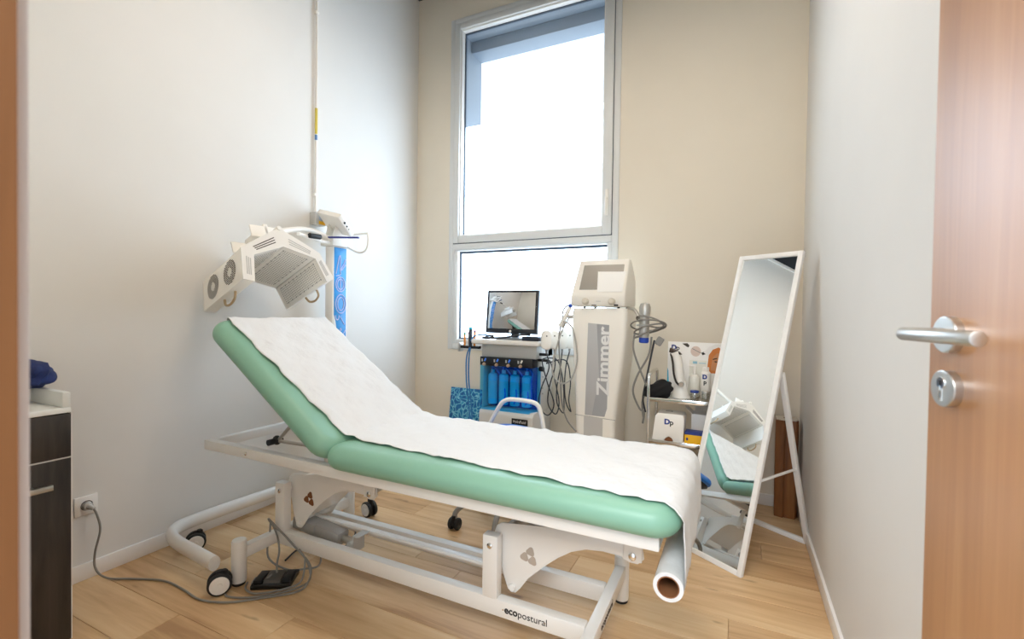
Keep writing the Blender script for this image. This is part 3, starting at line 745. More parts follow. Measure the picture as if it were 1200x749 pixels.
# ------------------------------------------------------------------ conduit and junction box on the left wall
cn = thing('wall_conduit', (0, -1.11, 1.78), 'thin grey conduit pipe rising from a small junction box on the left wall', 'pipe')
obj('pipe', MB().cyl((.014, -1.110, 1.83), (.014, -1.110, H-.035), .0085, n=14), mat('pipe_grey', '#e6e2da', .5), cn)
for z in (1.96, 3.157): obj('pipe_clip', MB().box((.001, -1.124, z-.01), (.022, -1.096, z+.01), .004), powder_edge, cn)
jx = obj('junction_box', MB().box((.001, -1.148, 1.755), (.055, -1.060, 1.838), .004), mid_grey, cn)
obj('warning_label', MB().box((.055, -1.118, 1.760), (.0556, -1.066, 1.783), 0), yellow, jx); obj('warning_label', MB().box((.055, -1.118, 1.786), (.0556, -1.066, 1.828), 0), mat('label_grey', '#aab4c4', .5), jx)
obj('pipe_sticker', MB().cyl((.014, -1.110, 2.36), (.014, -1.110, 2.53), .0089, n=14), mat('sticker_yellow', '#cdb94a', .5), cn); obj('pipe_sticker', MB().cyl((.014, -1.110, 2.32), (.014, -1.110, 2.355), .0089, n=14), mat('sticker_blue', '#5c86b8', .5), cn)

# ------------------------------------------------------------------ dark cabinet in the left foreground
cb = thing('dark_cabinet', (.21, -2.85, 0), 'dark wood drawer cabinet with a pale rimmed top against the left wall', 'cabinet')
CFX, CYF, CYN, CT = .425, -2.536, -3.12, .82
obj('carcass', MB().box((.014, CYN, .0), (CFX-.02, CYF, CT-.003), .001), cab_dark, cb)
dz = .66
d1 = obj('drawer', MB().box((CFX-.02, CYN, dz+.003), (CFX, CYF, CT-.004), .0012), cab_dark, cb)
d2 = obj('cabinet_door', MB().box((CFX-.02, CYN, .004), (CFX, CYF, dz-.002), .0012), cab_dark, cb)
obj('edge_strip', MB().box((CFX-.019, CYN, dz-.0018), (CFX-.0005, CYF, dz+.0028)), mid_grey, cb)
obj('edge_strip', MB().box((CFX-.022, CYF, .004), (CFX-.001, CYF+.003, CT)), white_trim, cb)
hb = MB().box((CFX+.026, -2.98, .567), (CFX+.040, -2.598, .585), .0015); hb.box((CFX, -2.66, .567), (CFX+.03, -2.642, .585), .001); hb.box((CFX, -2.98, .567), (CFX+.03, -2.965, .585), .001)
obj('bar_handle', hb, steel, d2)
tp = MB().box((.014, CYN, CT), (CFX, CYF, CT+.018), .001); obj('top_panel', tp, mat('pale_laminate', '#e4e6e2', .4), cb)
obj('top_rim', MB().box((.014, CYF-.022, CT+.018), (CFX-.004, CYF, CT+.072), .002), mat('pale_rim', '#d3d5d2', .4), cb)
obj('top_rim', MB().box((.014, CYN, CT+.018), (.032, CYF-.022, CT+.072), .002), mat('pale_rim', '#d3d5d2', .4), cb)
random.seed(11)
bg_ = bmesh.new(); bmesh.ops.create_icosphere(bg_, subdivisions=4, radius=1)
for v in bg_.verts:
    n0 = v.co.copy(); k = 1+.07*math.sin(5*n0.x+7*n0.z)+.05*math.sin(11*n0.y-6*n0.z)+.03*math.sin(17*n0.x+13*n0.y)
    v.co = Vector((n0.x*.135*k, n0.y*.075*k, max(-.045, n0.z*.056*k)))
    v.co += Vector((.165, -2.575, CT+.072+.046))
tag(obj('blue_bundle', MB().bm(bg_), navy_cloth), 'crumpled navy blue cloth bundle lying on the cabinet rim', 'cloth')


# ------------------------------------------------------------------ treatment cart with monitor below the window
cart = thing('treatment_cart', (1.09, -.24, 0), 'grey treatment cart with blue transparent front standing under the window', 'cart')
BX0, BX1, BY0, BY1 = .885, 1.29, -.40, -.07
obj('base_casing', MB().prism([(BY0-.012, .12), (BY1, .12), (BY1, .50), (BY0+.01, .50), (BY0-.012, .47)], (BX0, 0, 0), (0, 1, 0), (0, 0, 1), (1, 0, 0), BX1-BX0+.02, .006), mat('cart_grey', '#d3d2ce', .45), cart)
obj('back_casing', MB().box((BX0+.005, BY1-.10, .49), (BX1+.03, BY1, .97), .006), mat('cart_grey', '#d3d2ce', .45), cart)
obj('side_panel', MB().box((BX1+.0, BY0+.10, .49), (BX1+.03, BY1-.10, .97), .006), mat('cart_grey', '#d3d2ce', .45), cart)
obj('side_panel', MB().box((BX0, BY0+.03, .49), (BX0+.015, BY1-.1, .97), .004), mat('cart_grey', '#d3d2ce', .45), cart)
bay = obj('bottle_bay', MB().box((BX0+.015, BY0+.13, .49), (BX1+.0, BY0+.14, .83), .002), deep_blue, cart)
for i, x in enumerate((.945, 1.035, 1.125, 1.22)):
    bo_ = obj('serum_bottle', MB().lathe([(0, 0), (.034, 0), (.036, .006), (.036, .205), (.030, .218), (.014, .225), (.014, .25), (0, .25)], (x, BY0+.085, .525), n=20), bottle_cyan, cart)
    obj('bottle_label', MB().lathe([(.0364, .04), (.0367, .04), (.0367, .17), (.0364, .17)], (x, BY0+.085, .525), n=20), mat('pale_cyan', '#8fe3f2', .5), bo_)
    obj('tube_line', MB().tube([(x, BY0+.085, .775), (x+.01, BY0+.06, .80), (x+.05, BY0+.06, .77), (min(x+.09, 1.26), BY0+.07, .70), (min(x+.12, 1.27), BY0+.05, .60), (min(x+.10, 1.265), BY0+.05, .54)], .005, 8), mat('tube_blue', '#3f7df0', .3), cart)
cv = MB().prism([(BX0, BY0), (BX1-.012, BY0), (BX1+.028, BY0+.10), (BX1+.025, BY0+.10), (BX1-.014, BY0+.003), (BX0, BY0+.003)], (0, 0, .492), (1, 0, 0), (0, 1, 0), (0, 0, 1), .318)
obj('blue_cover', cv, blue_clear, cart, smooth=False)
cs = obj('control_strip', MB().box((BX0, BY0-.004, .811), (BX1+.005, BY0+.10, .874), .003), mat('strip_black', '#14151a', .3), cart)
for i, x in enumerate((.927, 1.027, 1.120, 1.215)):
    obj('indicator', MB().box((-.006, -.0009, -.012), (.006, 0, .012), .0003, Matrix.Translation((x, BY0-.0042, .852)) @ Matrix.Rotation(R(28), 4, 'Y')), (mat('led_blue', '#4f8dff', .4) if i < 3 else pale_bottle), cs)
    obj('indicator', MB().box((x-.030, BY0-.0049, .838), (x-.019, BY0-.004, .858), .0002), mid_grey, cs)
    obj('valve_knob', MB().lathe([(0, .016), (.008, .016), (.011, .012), (.012, 0), (0, 0)], (x-.006, BY0-.004, .820), (0, -1, 0), 16), mat('knob_bronze', '#d0b49a', .3, .4), cs)
obj('upper_casing', MB().box((BX0+.002, BY0+.012, .872), (BX1+.03, BY1, .966), .008), mid_grey, cart)
obj('top_tray', MB().box((.83, BY0-.045, .966), (1.352, BY1+.01, 1.0), .010, seg=3), powder, cart)
lb_ = obj('name_plate', MB().box((1.150, BY0-.0155, .412), (1.272, BY0-.011, .455), .001), black_ink, cart)
text('lettering', 'HydraFacial', .027, frame_M((1.211, BY0-.0162, .434), (1, 0, 0), (0, 0, 1)), white_trim, lb_, depth=.0003, squash=.78)
for x in (.93, 1.26):
    for y in (-.36, -.11): castor(x, y, R(30), r=.05, hub=black_rubber, parent=cart, top=.125)
obj('cart_handle', MB().tube([(BX0+.0, -.2, .90), (BX0-.03, -.22, .90), (BX0-.035, -.24, .86), (BX0-.03, -.24, .75), (BX0+.0, -.22, .72)], .008, 10, 5), steel, cart)
for z in (.905, .865): obj('side_peg', MB().cyl((BX1+.02, -.33, z), (BX1+.095, -.34, z), .010, n=14, bev=.002), black_rubber, cart)
obj('side_knob', MB().cyl((BX1+.02, -.30, .80), (BX1+.05, -.305, .80), .018, n=16, bev=.003), black_rubber, cart)
sv = MB()
for z in (.74, .70, .66, .62): sv.cyl((BX1+.031, -.27, z), (BX1+.034, -.27, z), .005, n=10)
sv_ = obj('side_screws', sv, grey_plastic, cart); sv_['kind'] = 'stuff'
# monitor
mo = thing('monitor', (1.10, -.25, 1.0), 'flat square black monitor on top of the treatment cart, reflecting the lamp', 'monitor')
MM = Matrix.Translation((1.112, -.345, 1.198)) @ Matrix.Rotation(R(-1.5), 4, 'Z') @ Matrix.Rotation(R(-5.5), 4, 'X')
obj('bezel', MB().box((-.205, -.018, -.155), (.205, .018, .155), .006, MM), mat('bezel_black', '#2a2d33', .25), mo)
obj('screen', MB().box((-.185, -.0195, -.122), (.185, -.0185, .138), .0003, MM), mat('monitor_glass', '#c9c9c9', .03, 1), mo)
obj('power_button', MB().cyl(MM @ vec(0, -.018, -.139), MM @ vec(0, -.021, -.139), .009, n=16), white_trim, mo)
obj('monitor_back', MB().box((-.12, .016, -.10), (.12, .05, .10), .015, MM), black_rubber, mo)
obj('monitor_neck', MB().box((1.085, -.31, 1.015), (1.14, -.28, 1.12), .004), mat('bezel_black', '#2a2d33', .25), mo)
obj('monitor_foot', MB().box((1.0, -.39, 1.0005), (1.22, -.22, 1.016), .006), mat('foot_grey', '#9da3a9', .3, .4), mo)
tag(obj('media_player', MB().box((1.226, -.43, 1.0008), (1.348, -.26, 1.030), .004), mat('box_black', '#1d2330', .3)), 'flat black electronics box on the cart tray to the right of the monitor foot', 'box')
tag(obj('monitor_cables', MB().tube([(.90, -.39, 1.012), (.95, -.415, 1.013), (1.02, -.425, 1.013), (1.10, -.42, 1.02), (1.18, -.40, 1.036), (1.26, -.36, 1.040)], .007, 8).tube([(.90, -.36, 1.010), (.94, -.40, 1.024), (1.0, -.42, 1.026), (.97, -.435, 1.01), (.92, -.43, 1.01), (.90, -.40, 1.01)], .006, 8), cable_dark), 'tangle of black cables lying on the cart tray before the monitor', 'cable')
# probes on the left of the cart
ph = thing('probe_holder', (.76, -.38, .93), 'small side holder with colour-capped treatment pens left of the cart tray', 'holder')
obj('holder_arm', MB().box((.70, -.40, .925), (.875, -.37, .945), .004), black_rubber, ph)
obj('holder_clip', MB().box((.700, -.415, .90), (.716, -.355, .965), .004), steel, ph)
for x, y, z1, body, cap in ((.742, -.385, 1.025, mat('pen_orange', '#f09a3e', .4), green_ink), (.770, -.37, 1.03, mid_grey, magenta), (.826, -.385, 1.045, mat('pen_orange', '#f09a3e', .4), magenta)):
    p_ = obj('pen', MB().cyl((x, y, .93), (x, y, z1), .008, n=12, bev=.001), body, ph); obj('pen_cap', MB().cyl((x, y, z1), (x, y, z1+.016), .0085, n=12, bev=.002), cap, p_)
p_ = obj('pen', MB().cyl((.797, -.395, .935), (.797, -.395, 1.065), .0125, n=14, bev=.002), mat('pen_dark', '#2b3544', .4), ph); obj('pen_cap', MB().cyl((.797, -.395, 1.065), (.797, -.395, 1.082), .013, n=14, bev=.003), cyan, p_)
for k, (dx, rr) in enumerate(((0, .0055), (.02, .0055))):
    tag(obj('blue_hose', MB().tube([(.795+dx*.3, -.397, .94), (.775+dx, -.41, .86), (.775+dx, -.41, .70), (.80+dx, -.41, .50), (.82+dx, -.42, .35), (.83+dx, -.40, .15)], rr), cable_blue), ('thin blue hose hanging from the pen holder, the left one of two', 'thin blue hose hanging from the pen holder, the right one of two')[k], 'hose', 'blue hoses of the cart')
tag(obj('blue_lead', MB().tube([(.81, -.41, .985), (.85, -.43, 1.02), (.92, -.42, 1.032), (.99, -.40, 1.02)], .005), cable_blue), 'blue lead curving over the left corner of the cart tray', 'cable')
# white handpieces on the right of the cart, with dark leads
for k in range(4):
    hx = 1.392+.034*k; hy = -.385+.062*k
    hp = thing('handpiece', (hx, hy, .93), ['white rounded handpiece on the cart side, nearest the monitor', 'white rounded handpiece, second from the monitor', 'white rounded handpiece, third from the monitor', 'white rounded handpiece, farthest from the monitor'][k], 'handpiece', 'white handpieces on the cart side')
    HM = Matrix.Translation((hx, hy, 1.01)) @ Matrix.Rotation(R(22), 4, 'Z') @ Matrix.Rotation(R(90), 4, 'X')
    obj('handpiece_body', MB().slab(.078, .135, .03, .036, .010, HM, 6, 3), powder_edge, hp)
    obj('handpiece_neck', MB().cyl((hx, hy, .945), (hx, hy, .92), .009, .006, 12), grey_plastic, hp)
    obj('handpiece_dot', MB().cyl(HM @ vec(.0, .028, .0145), HM @ vec(.0, .028, .0162), .005, n=12), black_rubber, hp)
    obj('handpiece_lead', MB().tube([(hx, hy, .925), (hx-.015*k+.02, hy, .82), (hx-.03, hy-.01, .68), (hx-.05+.01*k, hy, .56), (hx+.02, hy-.01, .50), (hx+.06-.02*k, hy, .58), (hx+.01, hy, .72), (hx-.03, hy, .86), (1.375, -.34, .885-.04*(k % 2))], .0045, 8), cable_dark, hp)
# picture of water leaning on the wall
pic = tag(obj('water_picture', MB().box((.395, -.02, 0), (.82, -.002, .56), .002, Matrix.Translation((0, -.075, 0.001)) @ Matrix.Rotation(R(-7), 4, 'X')), water_print()), 'blue rippling-water picture standing on the floor against the back wall', 'picture')

# ------------------------------------------------------------------ blue stool behind the couch
sx_, sy_ = 1.40, -1.03
so = thing('rolling_stool', (sx_, sy_, 0), 'rolling stool with blue round seat and curved grey tube backrest behind the couch', 'stool')
obj('seat', MB().lathe([(0, .488), (.165, .488), (.178, .500), (.18, .516), (.172, .533), (.14, .541), (0, .544)], (sx_, sy_, 0), n=40), blue_seat, so)
obj('seat_base', MB().lathe([(0, .463), (.14, .463), (.165, .478), (.165, .489), (0, .489)], (sx_, sy_, 0), n=32), black_rubber, so)
gl = obj('gas_lift', MB().lathe([(0, .10), (.034, .10), (.030, .26), (.018, .265), (.018, .468), (0, .468)], (sx_, sy_, 0), n=24), black_rubber, so)
for k in range(5):
    a = R(215+72*k); d = vec(math.cos(a), math.sin(a), 0); p0 = vec(sx_, sy_, .13)
    obj('stool_leg', MB().tube([p0+d*.02, p0+d*.12+vec(0, 0, .01), p0+d*.215+vec(0, 0, -.0), p0+d*.262+vec(0, 0, -.035), p0+d*.268+vec(0, 0, -.068)], .014, 12, 5), grey_plastic, so)
    castor(sx_+d.x*.268, sy_+d.y*.268, a+R(60), r=.032, hub=black_rubber, parent=so, top=.066)
bl_y = -.90
obj('tube_backrest', MB().tube([(1.215, bl_y-.05, .455), (1.222, bl_y, .49), (1.255, bl_y, .56), (1.305, bl_y, .645), (1.335, bl_y, .675), (1.38, bl_y, .688), (1.50, bl_y, .686), (1.545, bl_y, .670), (1.565, bl_y, .63), (1.585, bl_y, .54), (1.597, bl_y, .49), (1.56, bl_y-.06, .455)], .0125, 12, 5), powder_edge, so)

# ------------------------------------------------------------------ tall therapy unit
zu = thing('therapy_unit', (1.78, -.27, 0), 'tall white therapy tower with grey printed stripe and sloping screen head', 'medical device')
def zpoly(xa, xb, ya, yb): return [(xa, ya), (xb, ya), (xb, yb), (xa, yb)]
secs = [(.02, 1.622, 1.90, -.45, -.14), (.30, 1.625, 1.882, -.45, -.14), (.50, 1.622, 1.882, -.45, -.14), (.70, 1.614, 1.900, -.45, -.13), (.90, 1.600, 1.926, -.45, -.13), (1.05, 1.590, 1.942, -.45, -.13), (1.20, 1.585, 1.948, -.45, -.13), (1.230, 1.592, 1.940, -.44, -.14)]
vs = []; fs = []
for z, xa, xb, ya, yb in secs:
    rr = .03
    for cx, cy, a0 in ((xb-rr, yb-rr, 0), (xa+rr, yb-rr, 90), (xa+rr, ya+rr, 180), (xb-rr, ya+rr, 270)):
        for i in range(5):
            q = R(a0+22.5*i); vs.append((cx+rr*math.cos(q), cy+rr*math.sin(q), z))
kk = 20
for a in range(len(secs)-1):
    for i in range(kk): fs.append((a*kk+i, a*kk+(i+1) % kk, (a+1)*kk+(i+1) % kk, (a+1)*kk+i))
fs.append(tuple(range(kk))[::-1]); fs.append(tuple(range((len(secs)-1)*kk, len(secs)*kk)))
obj('tower_body', MB().add(vs, fs), cream_plastic, zu)
pn = obj('front_stripe', MB().prism([(1.700, 1.135), (1.836, 1.125), (1.831, .60), (1.816, .545), (1.688, .545)], (0, -.4515, 0), (1, 0, 0), (0, 0, 1), (0, 1, 0), .003, .0005), grey_panel, zu)
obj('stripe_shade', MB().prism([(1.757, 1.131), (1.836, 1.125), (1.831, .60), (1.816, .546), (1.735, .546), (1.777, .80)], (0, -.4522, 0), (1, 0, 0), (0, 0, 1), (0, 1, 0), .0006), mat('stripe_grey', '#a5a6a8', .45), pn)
text('lettering', 'Zimmer', .108, frame_M((1.806, -.4531, .895), (0, 0, 1), (-1, 0, 0)), mat('logo_grey', '#e6e6e4', .5), pn, depth=.0003, bold=.003, squash=1.22)
obj('lower_stripe', MB().prism([(1.682, .535), (1.805, .535), (1.805, .05), (1.682, .05)], (0, -.4512, 0), (1, 0, 0), (0, 0, 1), (0, 1, 0), .002), mat('stripe_low', '#c4c2be', .5), zu)
obj('body_seam', MB().prism([(1.622, .542), (1.884, .532), (1.884, .529), (1.622, .539)], (0, -.4505, 0), (1, 0, 0), (0, 0, 1), (0, 1, 0), .003), grey_plastic, zu)
# head: wedge with sloping screen
HX0, HX1, HZ0 = 1.602, 1.945, 1.235
hp_ = [(-.455, HZ0+.005), (-.465, HZ0+.075), (-.36, 1.545), (-.30, 1.55), (-.14, 1.42), (-.12, HZ0+.005)]
b2 = bmesh.new()
A2 = [b2.verts.new((HX0-.018 if z < 1.32 else HX0+.010, y, z)) for y, z in hp_]; B2 = [b2.verts.new((HX1-.012 if z < 1.32 else HX1-.008, y, z)) for y, z in hp_]
b2.faces.new(A2); b2.faces.new(B2[::-1])
for i in range(6): b2.faces.new((A2[i], B2[i], B2[(i+1) % 6], A2[(i+1) % 6]))
bmesh.ops.recalc_face_normals(b2, faces=b2.faces); bmesh.ops.bevel(b2, geom=b2.edges[:], offset=.012, segments=3, profile=.5, affect='EDGES')
hd_ = obj('screen_head', MB().bm(b2), cream_plastic, zu)
sl = vec(0, .105, .235).normalized(); sn = vec(0, -sl.z, sl.y)
SM = Matrix((vec(1, 0, 0), sl, -sn*-1)).transposed().to_4x4(); SM.translation = vec(1.797, -.4125, 1.4275)
obj('display', MB().prism([(-.160, -.088), (.110, -.088), (.112, .090), (-.150, .090)], SM @ vec(0, 0, .0005), SM.to_3x3() @ vec(1, 0, 0), sl, sn, .0012), mat('display_grey', '#8a857c', .3), hd_)
for x in (1.683, 1.852):
    obj('control_knob', MB().lathe([(0, .024), (.014, .024), (.019, .020), (.021, .004), (.024, 0), (0, 0)], (x, -.463, 1.272), (0, -1, .15), 24), mat('knob_cream', '#d9d2c4', .3, .2), hd_)
obj('head_slot', MB().box((1.722, -.4585, 1.2445), (1.752, -.4545, 1.251), .0005), grille_dark, hd_); obj('head_slot', MB().box((1.865, -.4585, 1.2445), (1.891, -.4545, 1.254), .0005), black_rubber, hd_)
obj('head_logo', MB().box((1.752, -.4655, 1.272), (1.782, -.462, 1.275), 0), mid_grey, hd_)
ft = MB()
for x in (1.665, 1.885): ft.cyl((x, -.42, 1.222), (x, -.42, 1.242), .008, n=10)
for x in (1.665, 1.885): ft.cyl((x, -.18, 1.222), (x, -.16, 1.242), .008, n=10)
fto = obj('head_feet', ft, black_rubber, zu); fto['kind'] = 'stuff'
tag(obj('white_card', MB().prism([(-.040, -.105), (.118, -.105), (.128, .035), (-.052, .040)], SM @ vec(.0, 0, .003), SM.to_3x3() @ vec(1, 0, 0), sl, sn, .0025), white_paper), 'blank white card propped against the screen of the therapy tower', 'card')
# right applicator with coiled hose
ap = thing('applicator', (2.035, -.42, .93), 'silver applicator with blue tip hanging in coiled grey hoses beside the white tower', 'applicator')
obj('applicator_body', MB().lathe([(0, 0), (.028, 0), (.030, .01), (.030, .12), (.034, .16), (.034, .185), (.026, .205), (0, .212)], (2.05, -.455, 1.055), (.02, .0, 1), 24), steel, ap)
obj('applicator_tip', MB().lathe([(0, 0), (.024, 0), (.029, .006), (.029, .032), (0, .032)], (2.05, -.455, 1.022), (.02, 0, 1), 24), mat('tip_blue', '#1f49b8', .4), ap)
obj('applicator_holder', MB().tube([(1.94, -.40, 1.235), (1.98, -.42, 1.225), (2.005, -.44, 1.20), (2.02, -.46, 1.17)], .010, 10), steel, ap)
obj('holder_ring', MB().tube([(2.05+.042*math.cos(R(q)), -.455+.042*math.sin(R(q)), 1.13) for q in range(0, 360, 30)], .006, 8, 3, True), mid_grey, ap)
hz_ = MB()
for k in range(4):
    r0 = .075+.012*(k % 3); c0 = vec(2.072+.01*(k % 2), -.44, 1.085+.022*k)
    hz_.tube([c0+vec(r0*1.05*math.cos(R(q)), r0*.8*math.sin(R(q)), .035*math.cos(R(q+40*k))) for q in range(0, 360, 24)], .0052, 8, 3, True)
obj('coiled_hose', hz_, cable_grey, ap)
obj('hanging_hose', MB().tube([(1.995, -.46, 1.08), (1.99, -.46, .98), (2.03, -.455, .86), (2.07, -.45, .75), (2.045, -.44, .66), (2.055, -.44, .56)], .006), cable_grey, ap)
obj('hanging_hose', MB().tube([(2.095, -.45, 1.06), (2.08, -.455, .95), (2.015, -.455, .82), (1.99, -.45, .72), (2.03, -.445, .62), (2.057, -.445, .60), (2.05, -.44, .53)], .006), cable_grey, ap)
obj('hanging_hose', MB().tube([(2.11, -.44, 1.04), (2.085, -.445, .90), (2.065, -.45, .78), (2.05, -.445, .68), (2.065, -.44, .60)], .006), cable_dark, ap)
obj('hose_plug', MB().box((2.12, -.46, 1.01), (2.16, -.43, 1.06), .006, Matrix.Translation((2.14, -.445, 1.035)) @ Matrix.Rotation(R(30), 4, 'Y') @ Matrix.Translation((-2.14, .445, -1.035))), grey_plastic, ap)
# left applicator
al = thing('applicator', (1.54, -.43, 1.10), 'slim pale applicator with blue button held left of the white tower', 'applicator')
obj('applicator_body', MB().cyl((1.508, -.44, 1.105), (1.575, -.44, 1.235), .017, .013, 18, bev=.003), powder_edge, al)
obj('applicator_button', MB().ball((1.578, -.445, 1.245), .014), mat('tip_blue', '#1f49b8', .4), al)
obj('applicator_clip', MB().box((1.555, -.44, 1.16), (1.602, -.42, 1.185), .004), mid_grey, al)
obj('applicator_hose', MB().tube([(1.578, -.445, 1.25), (1.545, -.45, 1.235), (1.525, -.45, 1.19), (1.535, -.45, 1.14), (1.565, -.45, 1.13), (1.60, -.455, 1.09), (1.628, -.462, .98), (1.632, -.462, .87), (1.595, -.462, .77), (1.53, -.46, .735), (1.47, -.45, .78), (1.46, -.44, .86), (1.50, -.44, 1.02), (1.54, -.44, 1.12), (1.57, -.44, 1.165)], .0055), mat('hose_pale', '#b4b0a8', .5), al)
obj('applicator_hose', MB().tube([(1.508, -.44, 1.105), (1.50, -.44, 1.0), (1.515, -.44, .80), (1.53, -.45, .62), (1.57, -.455, .50), (1.635, -.455, .43)], .005), cable_grey, al)

# ------------------------------------------------------------------ chrome trolley with its contents
tr = thing('chrome_trolley', (2.27, -.42, 0), 'chrome wire-sided trolley with shelves between the white tower and the standing mirror', 'trolley')
TX0, TX1, TY0, TY1 = 2.09, 2.475, -.545, -.22
S1, S2, S3 = .700, .455, .215
for x in (TX0+.008, TX1-.008):
    obj('end_frame', MB().tube([(x, TY0+.008, .06), (x, TY0+.008, .50), (x, TY0+.008, .80), (x, TY0+.022, .835), (x, TY0+.05, .845), (x, TY1-.05, .845), (x, TY1-.022, .835), (x, TY1-.008, .80), (x, TY1-.008, .50), (x, TY1-.008, .06)], .0095, 12, 4), steel_bright, tr)
for z in (S1, S2, S3):
    sh_ = obj('shelf', MB().box((TX0+.01, TY0+.012, z-.008), (TX1-.01, TY1-.012, z), .002), steel, tr)
    for ya, yb in ((TY0+.002, TY0+.012), (TY1-.012, TY1-.002)):
        obj('shelf_rim', MB().box((TX0+.01, ya, z-.012), (TX1-.01, yb, z+.012), .002), steel_bright, sh_)
for x in (TX0+.008, TX1-.008):
    for y in (TY0+.008, TY1-.008): castor(x, y, R(20), r=.03, hub=black_rubber, parent=tr, top=.065)
# top shelf
bd_ = thing('display_board', (2.32, -.17, S1), 'white product display board with product pictures standing behind the top trolley shelf', 'display')
DBY = -.262
dbm = Matrix.Translation((2.165, DBY, S1+.001)) @ Matrix.Rotation(R(-3), 4, 'X')
obj('board', MB().box((0, 0, 0), (.315, .008, .325), .001, dbm), white_paper, bd_)
def onb(x, z, y=-.0006): return dbm @ vec(x, y, z)
def bprint(name, poly, m_, y=-.0006): obj(name, MB().prism(poly, onb(0, 0, y), (1, 0, 0), dbm.to_3x3() @ vec(0, 0, 1), dbm.to_3x3() @ vec(0, 1, 0), .0005), m_, bd_, smooth=False)
bprint('side_print', [(.0, .0), (.014, .0), (.006, .14), (.0, .16)], cyan)
bprint('face_print', [(.230, .14), (.315, .14), (.315, .285), (.295, .30), (.262, .285), (.24, .25)], orange)
bprint('face_print', [(.252, .16), (.315, .15), (.315, .27), (.285, .262), (.262, .235)], skin, -.0012)
bprint('towel_print', [(.210, .265), (.24, .30), (.275, .318), (.315, .318), (.315, .300), (.28, .298), (.255, .28), (.235, .245)], white_trim, -.0016)
bprint('brow_print', [(.262, .228), (.288, .236), (.288, .230), (.264, .222)], ink_brown, -.0018); bprint('eye_print', [(.268, .212), (.28, .216), (.292, .212), (.28, .207)], ink_brown, -.0018)
bprint('tool_print', [(.085, .315), (.115, .318), (.128, .305), (.122, .292), (.108, .298)], grille_dark)
bprint('round_print', [(.165+.030*math.cos(R(q)), .270+.032*math.sin(R(q))) for q in range(0, 360, 20)], mat('rose_print', '#ddc9bd', .5)); bprint('round_print', [(.145, .288), (.196, .262), (.195, .258), (.144, .284)], grey_plastic, -.0012)
bprint('tip_print', [(.196, .262), (.215, .27), (.222, .255), (.205, .248)], black_ink)
bprint('panel_print', [(.130, .215), (.230, .215), (.230, .08), (.130, .08)], mat('print_pale', '#e9e8dd', .5))
bprint('text_print', [(.150, .208), (.175, .208), (.175, .193), (.150, .193)], mat('teal_print', '#8fc0d4', .5), -.0012); bprint('text_print', [(.185, .200), (.225, .200), (.225, .196), (.185, .196)], mat('teal_print', '#8fc0d4', .5), -.0012)
text('lettering', 'D', .042, frame_M(onb(.036, .288), (1, 0, 0), dbm.to_3x3() @ vec(0, 0, 1)), blue_ink, bd_, bold=.002, depth=.0003); text('lettering', 'p', .042, frame_M(onb(.060, .286), (1, 0, 0), dbm.to_3x3() @ vec(0, 0, 1)), black_ink, bd_, bold=.001, depth=.0003)
random.seed(21)
cl_ = bmesh.new(); bmesh.ops.create_icosphere(cl_, subdivisions=4, radius=1)
for v in cl_.verts:
    n0 = v.co.copy(); k = 1+.12*math.sin(4*n0.x+3*n0.y)+.07*math.sin(9*n0.z-5*n0.x)
    z_ = max(-.046, n0.z*.055*k+n0.x*.018); v.co = Vector((n0.x*.080*k, n0.y*.04*k, z_))+Vector((2.150, -.495, S1+.050))
tag(obj('black_pouch', MB().bm(cl_), black_cloth), 'crumpled black cloth pouch on the left of the top trolley shelf', 'pouch')
hh = thing('skin_device', (2.25, -.405, S1), 'white handheld device standing upright in its base on the trolley', 'device')
obj('charging_base', MB().lathe([(0, 0), (.052, 0), (.054, .006), (.046, .022), (.036, .07), (.030, .10), (0, .10)], (2.262, -.405, S1+.0005), n=28), powder_edge, hh)
obj('device_body', MB().tube([(2.258, -.42, S1+.085), (2.252, -.425, S1+.16), (2.240, -.425, S1+.235), (2.226, -.43, S1+.275)], .027, 16, 5), powder_edge, hh)
obj('device_head', MB().prism([(-.040, .0), (-.034, .028), (.012, .012), (.034, -.012), (.012, -.012)], (2.235, -.445, S1+.272), (1, 0, 0), (0, 0, 1), (0, 1, 0), .035, .004), mat('device_brown', '#3c2f28', .25), hh)
obj('device_trim', MB().tube([(2.206, -.44, S1+.265), (2.218, -.452, S1+.22), (2.226, -.452, S1+.15), (2.240, -.450, S1+.10), (2.262, -.450, S1+.080)], .006, 8), mat('trim_dark', '#4a4442', .25, .5), hh)
obj('device_nozzle', MB().lathe([(0, .018), (.012, .018), (.015, .012), (.015, 0), (0, 0)], (2.268, -.442, S1+.088), (.1, -1, -.2), 16), steel, hh)
pb_ = thing('pump_bottle', (2.330, -.325, S1), 'pale pump bottle standing behind the white handheld device on the trolley', 'bottle')
obj('bottle_body', MB().lathe([(0, 0), (.030, 0), (.032, .004), (.032, .115), (.024, .13), (.013, .137), (0, .137)], (2.330, -.325, S1+.0005), n=24), pale_bottle, pb_)
pp_ = MB().cyl((2.330, -.325, S1+.135), (2.330, -.325, S1+.185), .009, n=14); pp_.box((2.300, -.333, S1+.182), (2.340, -.317, S1+.195), .003); obj('pump_head', pp_, powder_edge, pb_)
bt2 = thing('white_bottle', (2.395, -.325, S1), 'slim white bottle with a blue emblem next to the pump bottle', 'bottle')
obj('bottle_body', MB().lathe([(0, 0), (.026, 0), (.028, .004), (.028, .15), (.02, .16), (0, .16)], (2.395, -.335, S1+.0005), n=24), powder_edge, bt2)
obj('bottle_cap', MB().cyl((2.395, -.335, S1+.16), (2.395, -.335, S1+.185), .018, n=20, bev=.003), powder_edge, bt2)
text('lettering', 'D', .034, frame_M((2.391, -.3637, S1+.128), (1, 0, 0), (0, 0, 1)), blue_ink, bt2, bold=.002, depth=.0003)
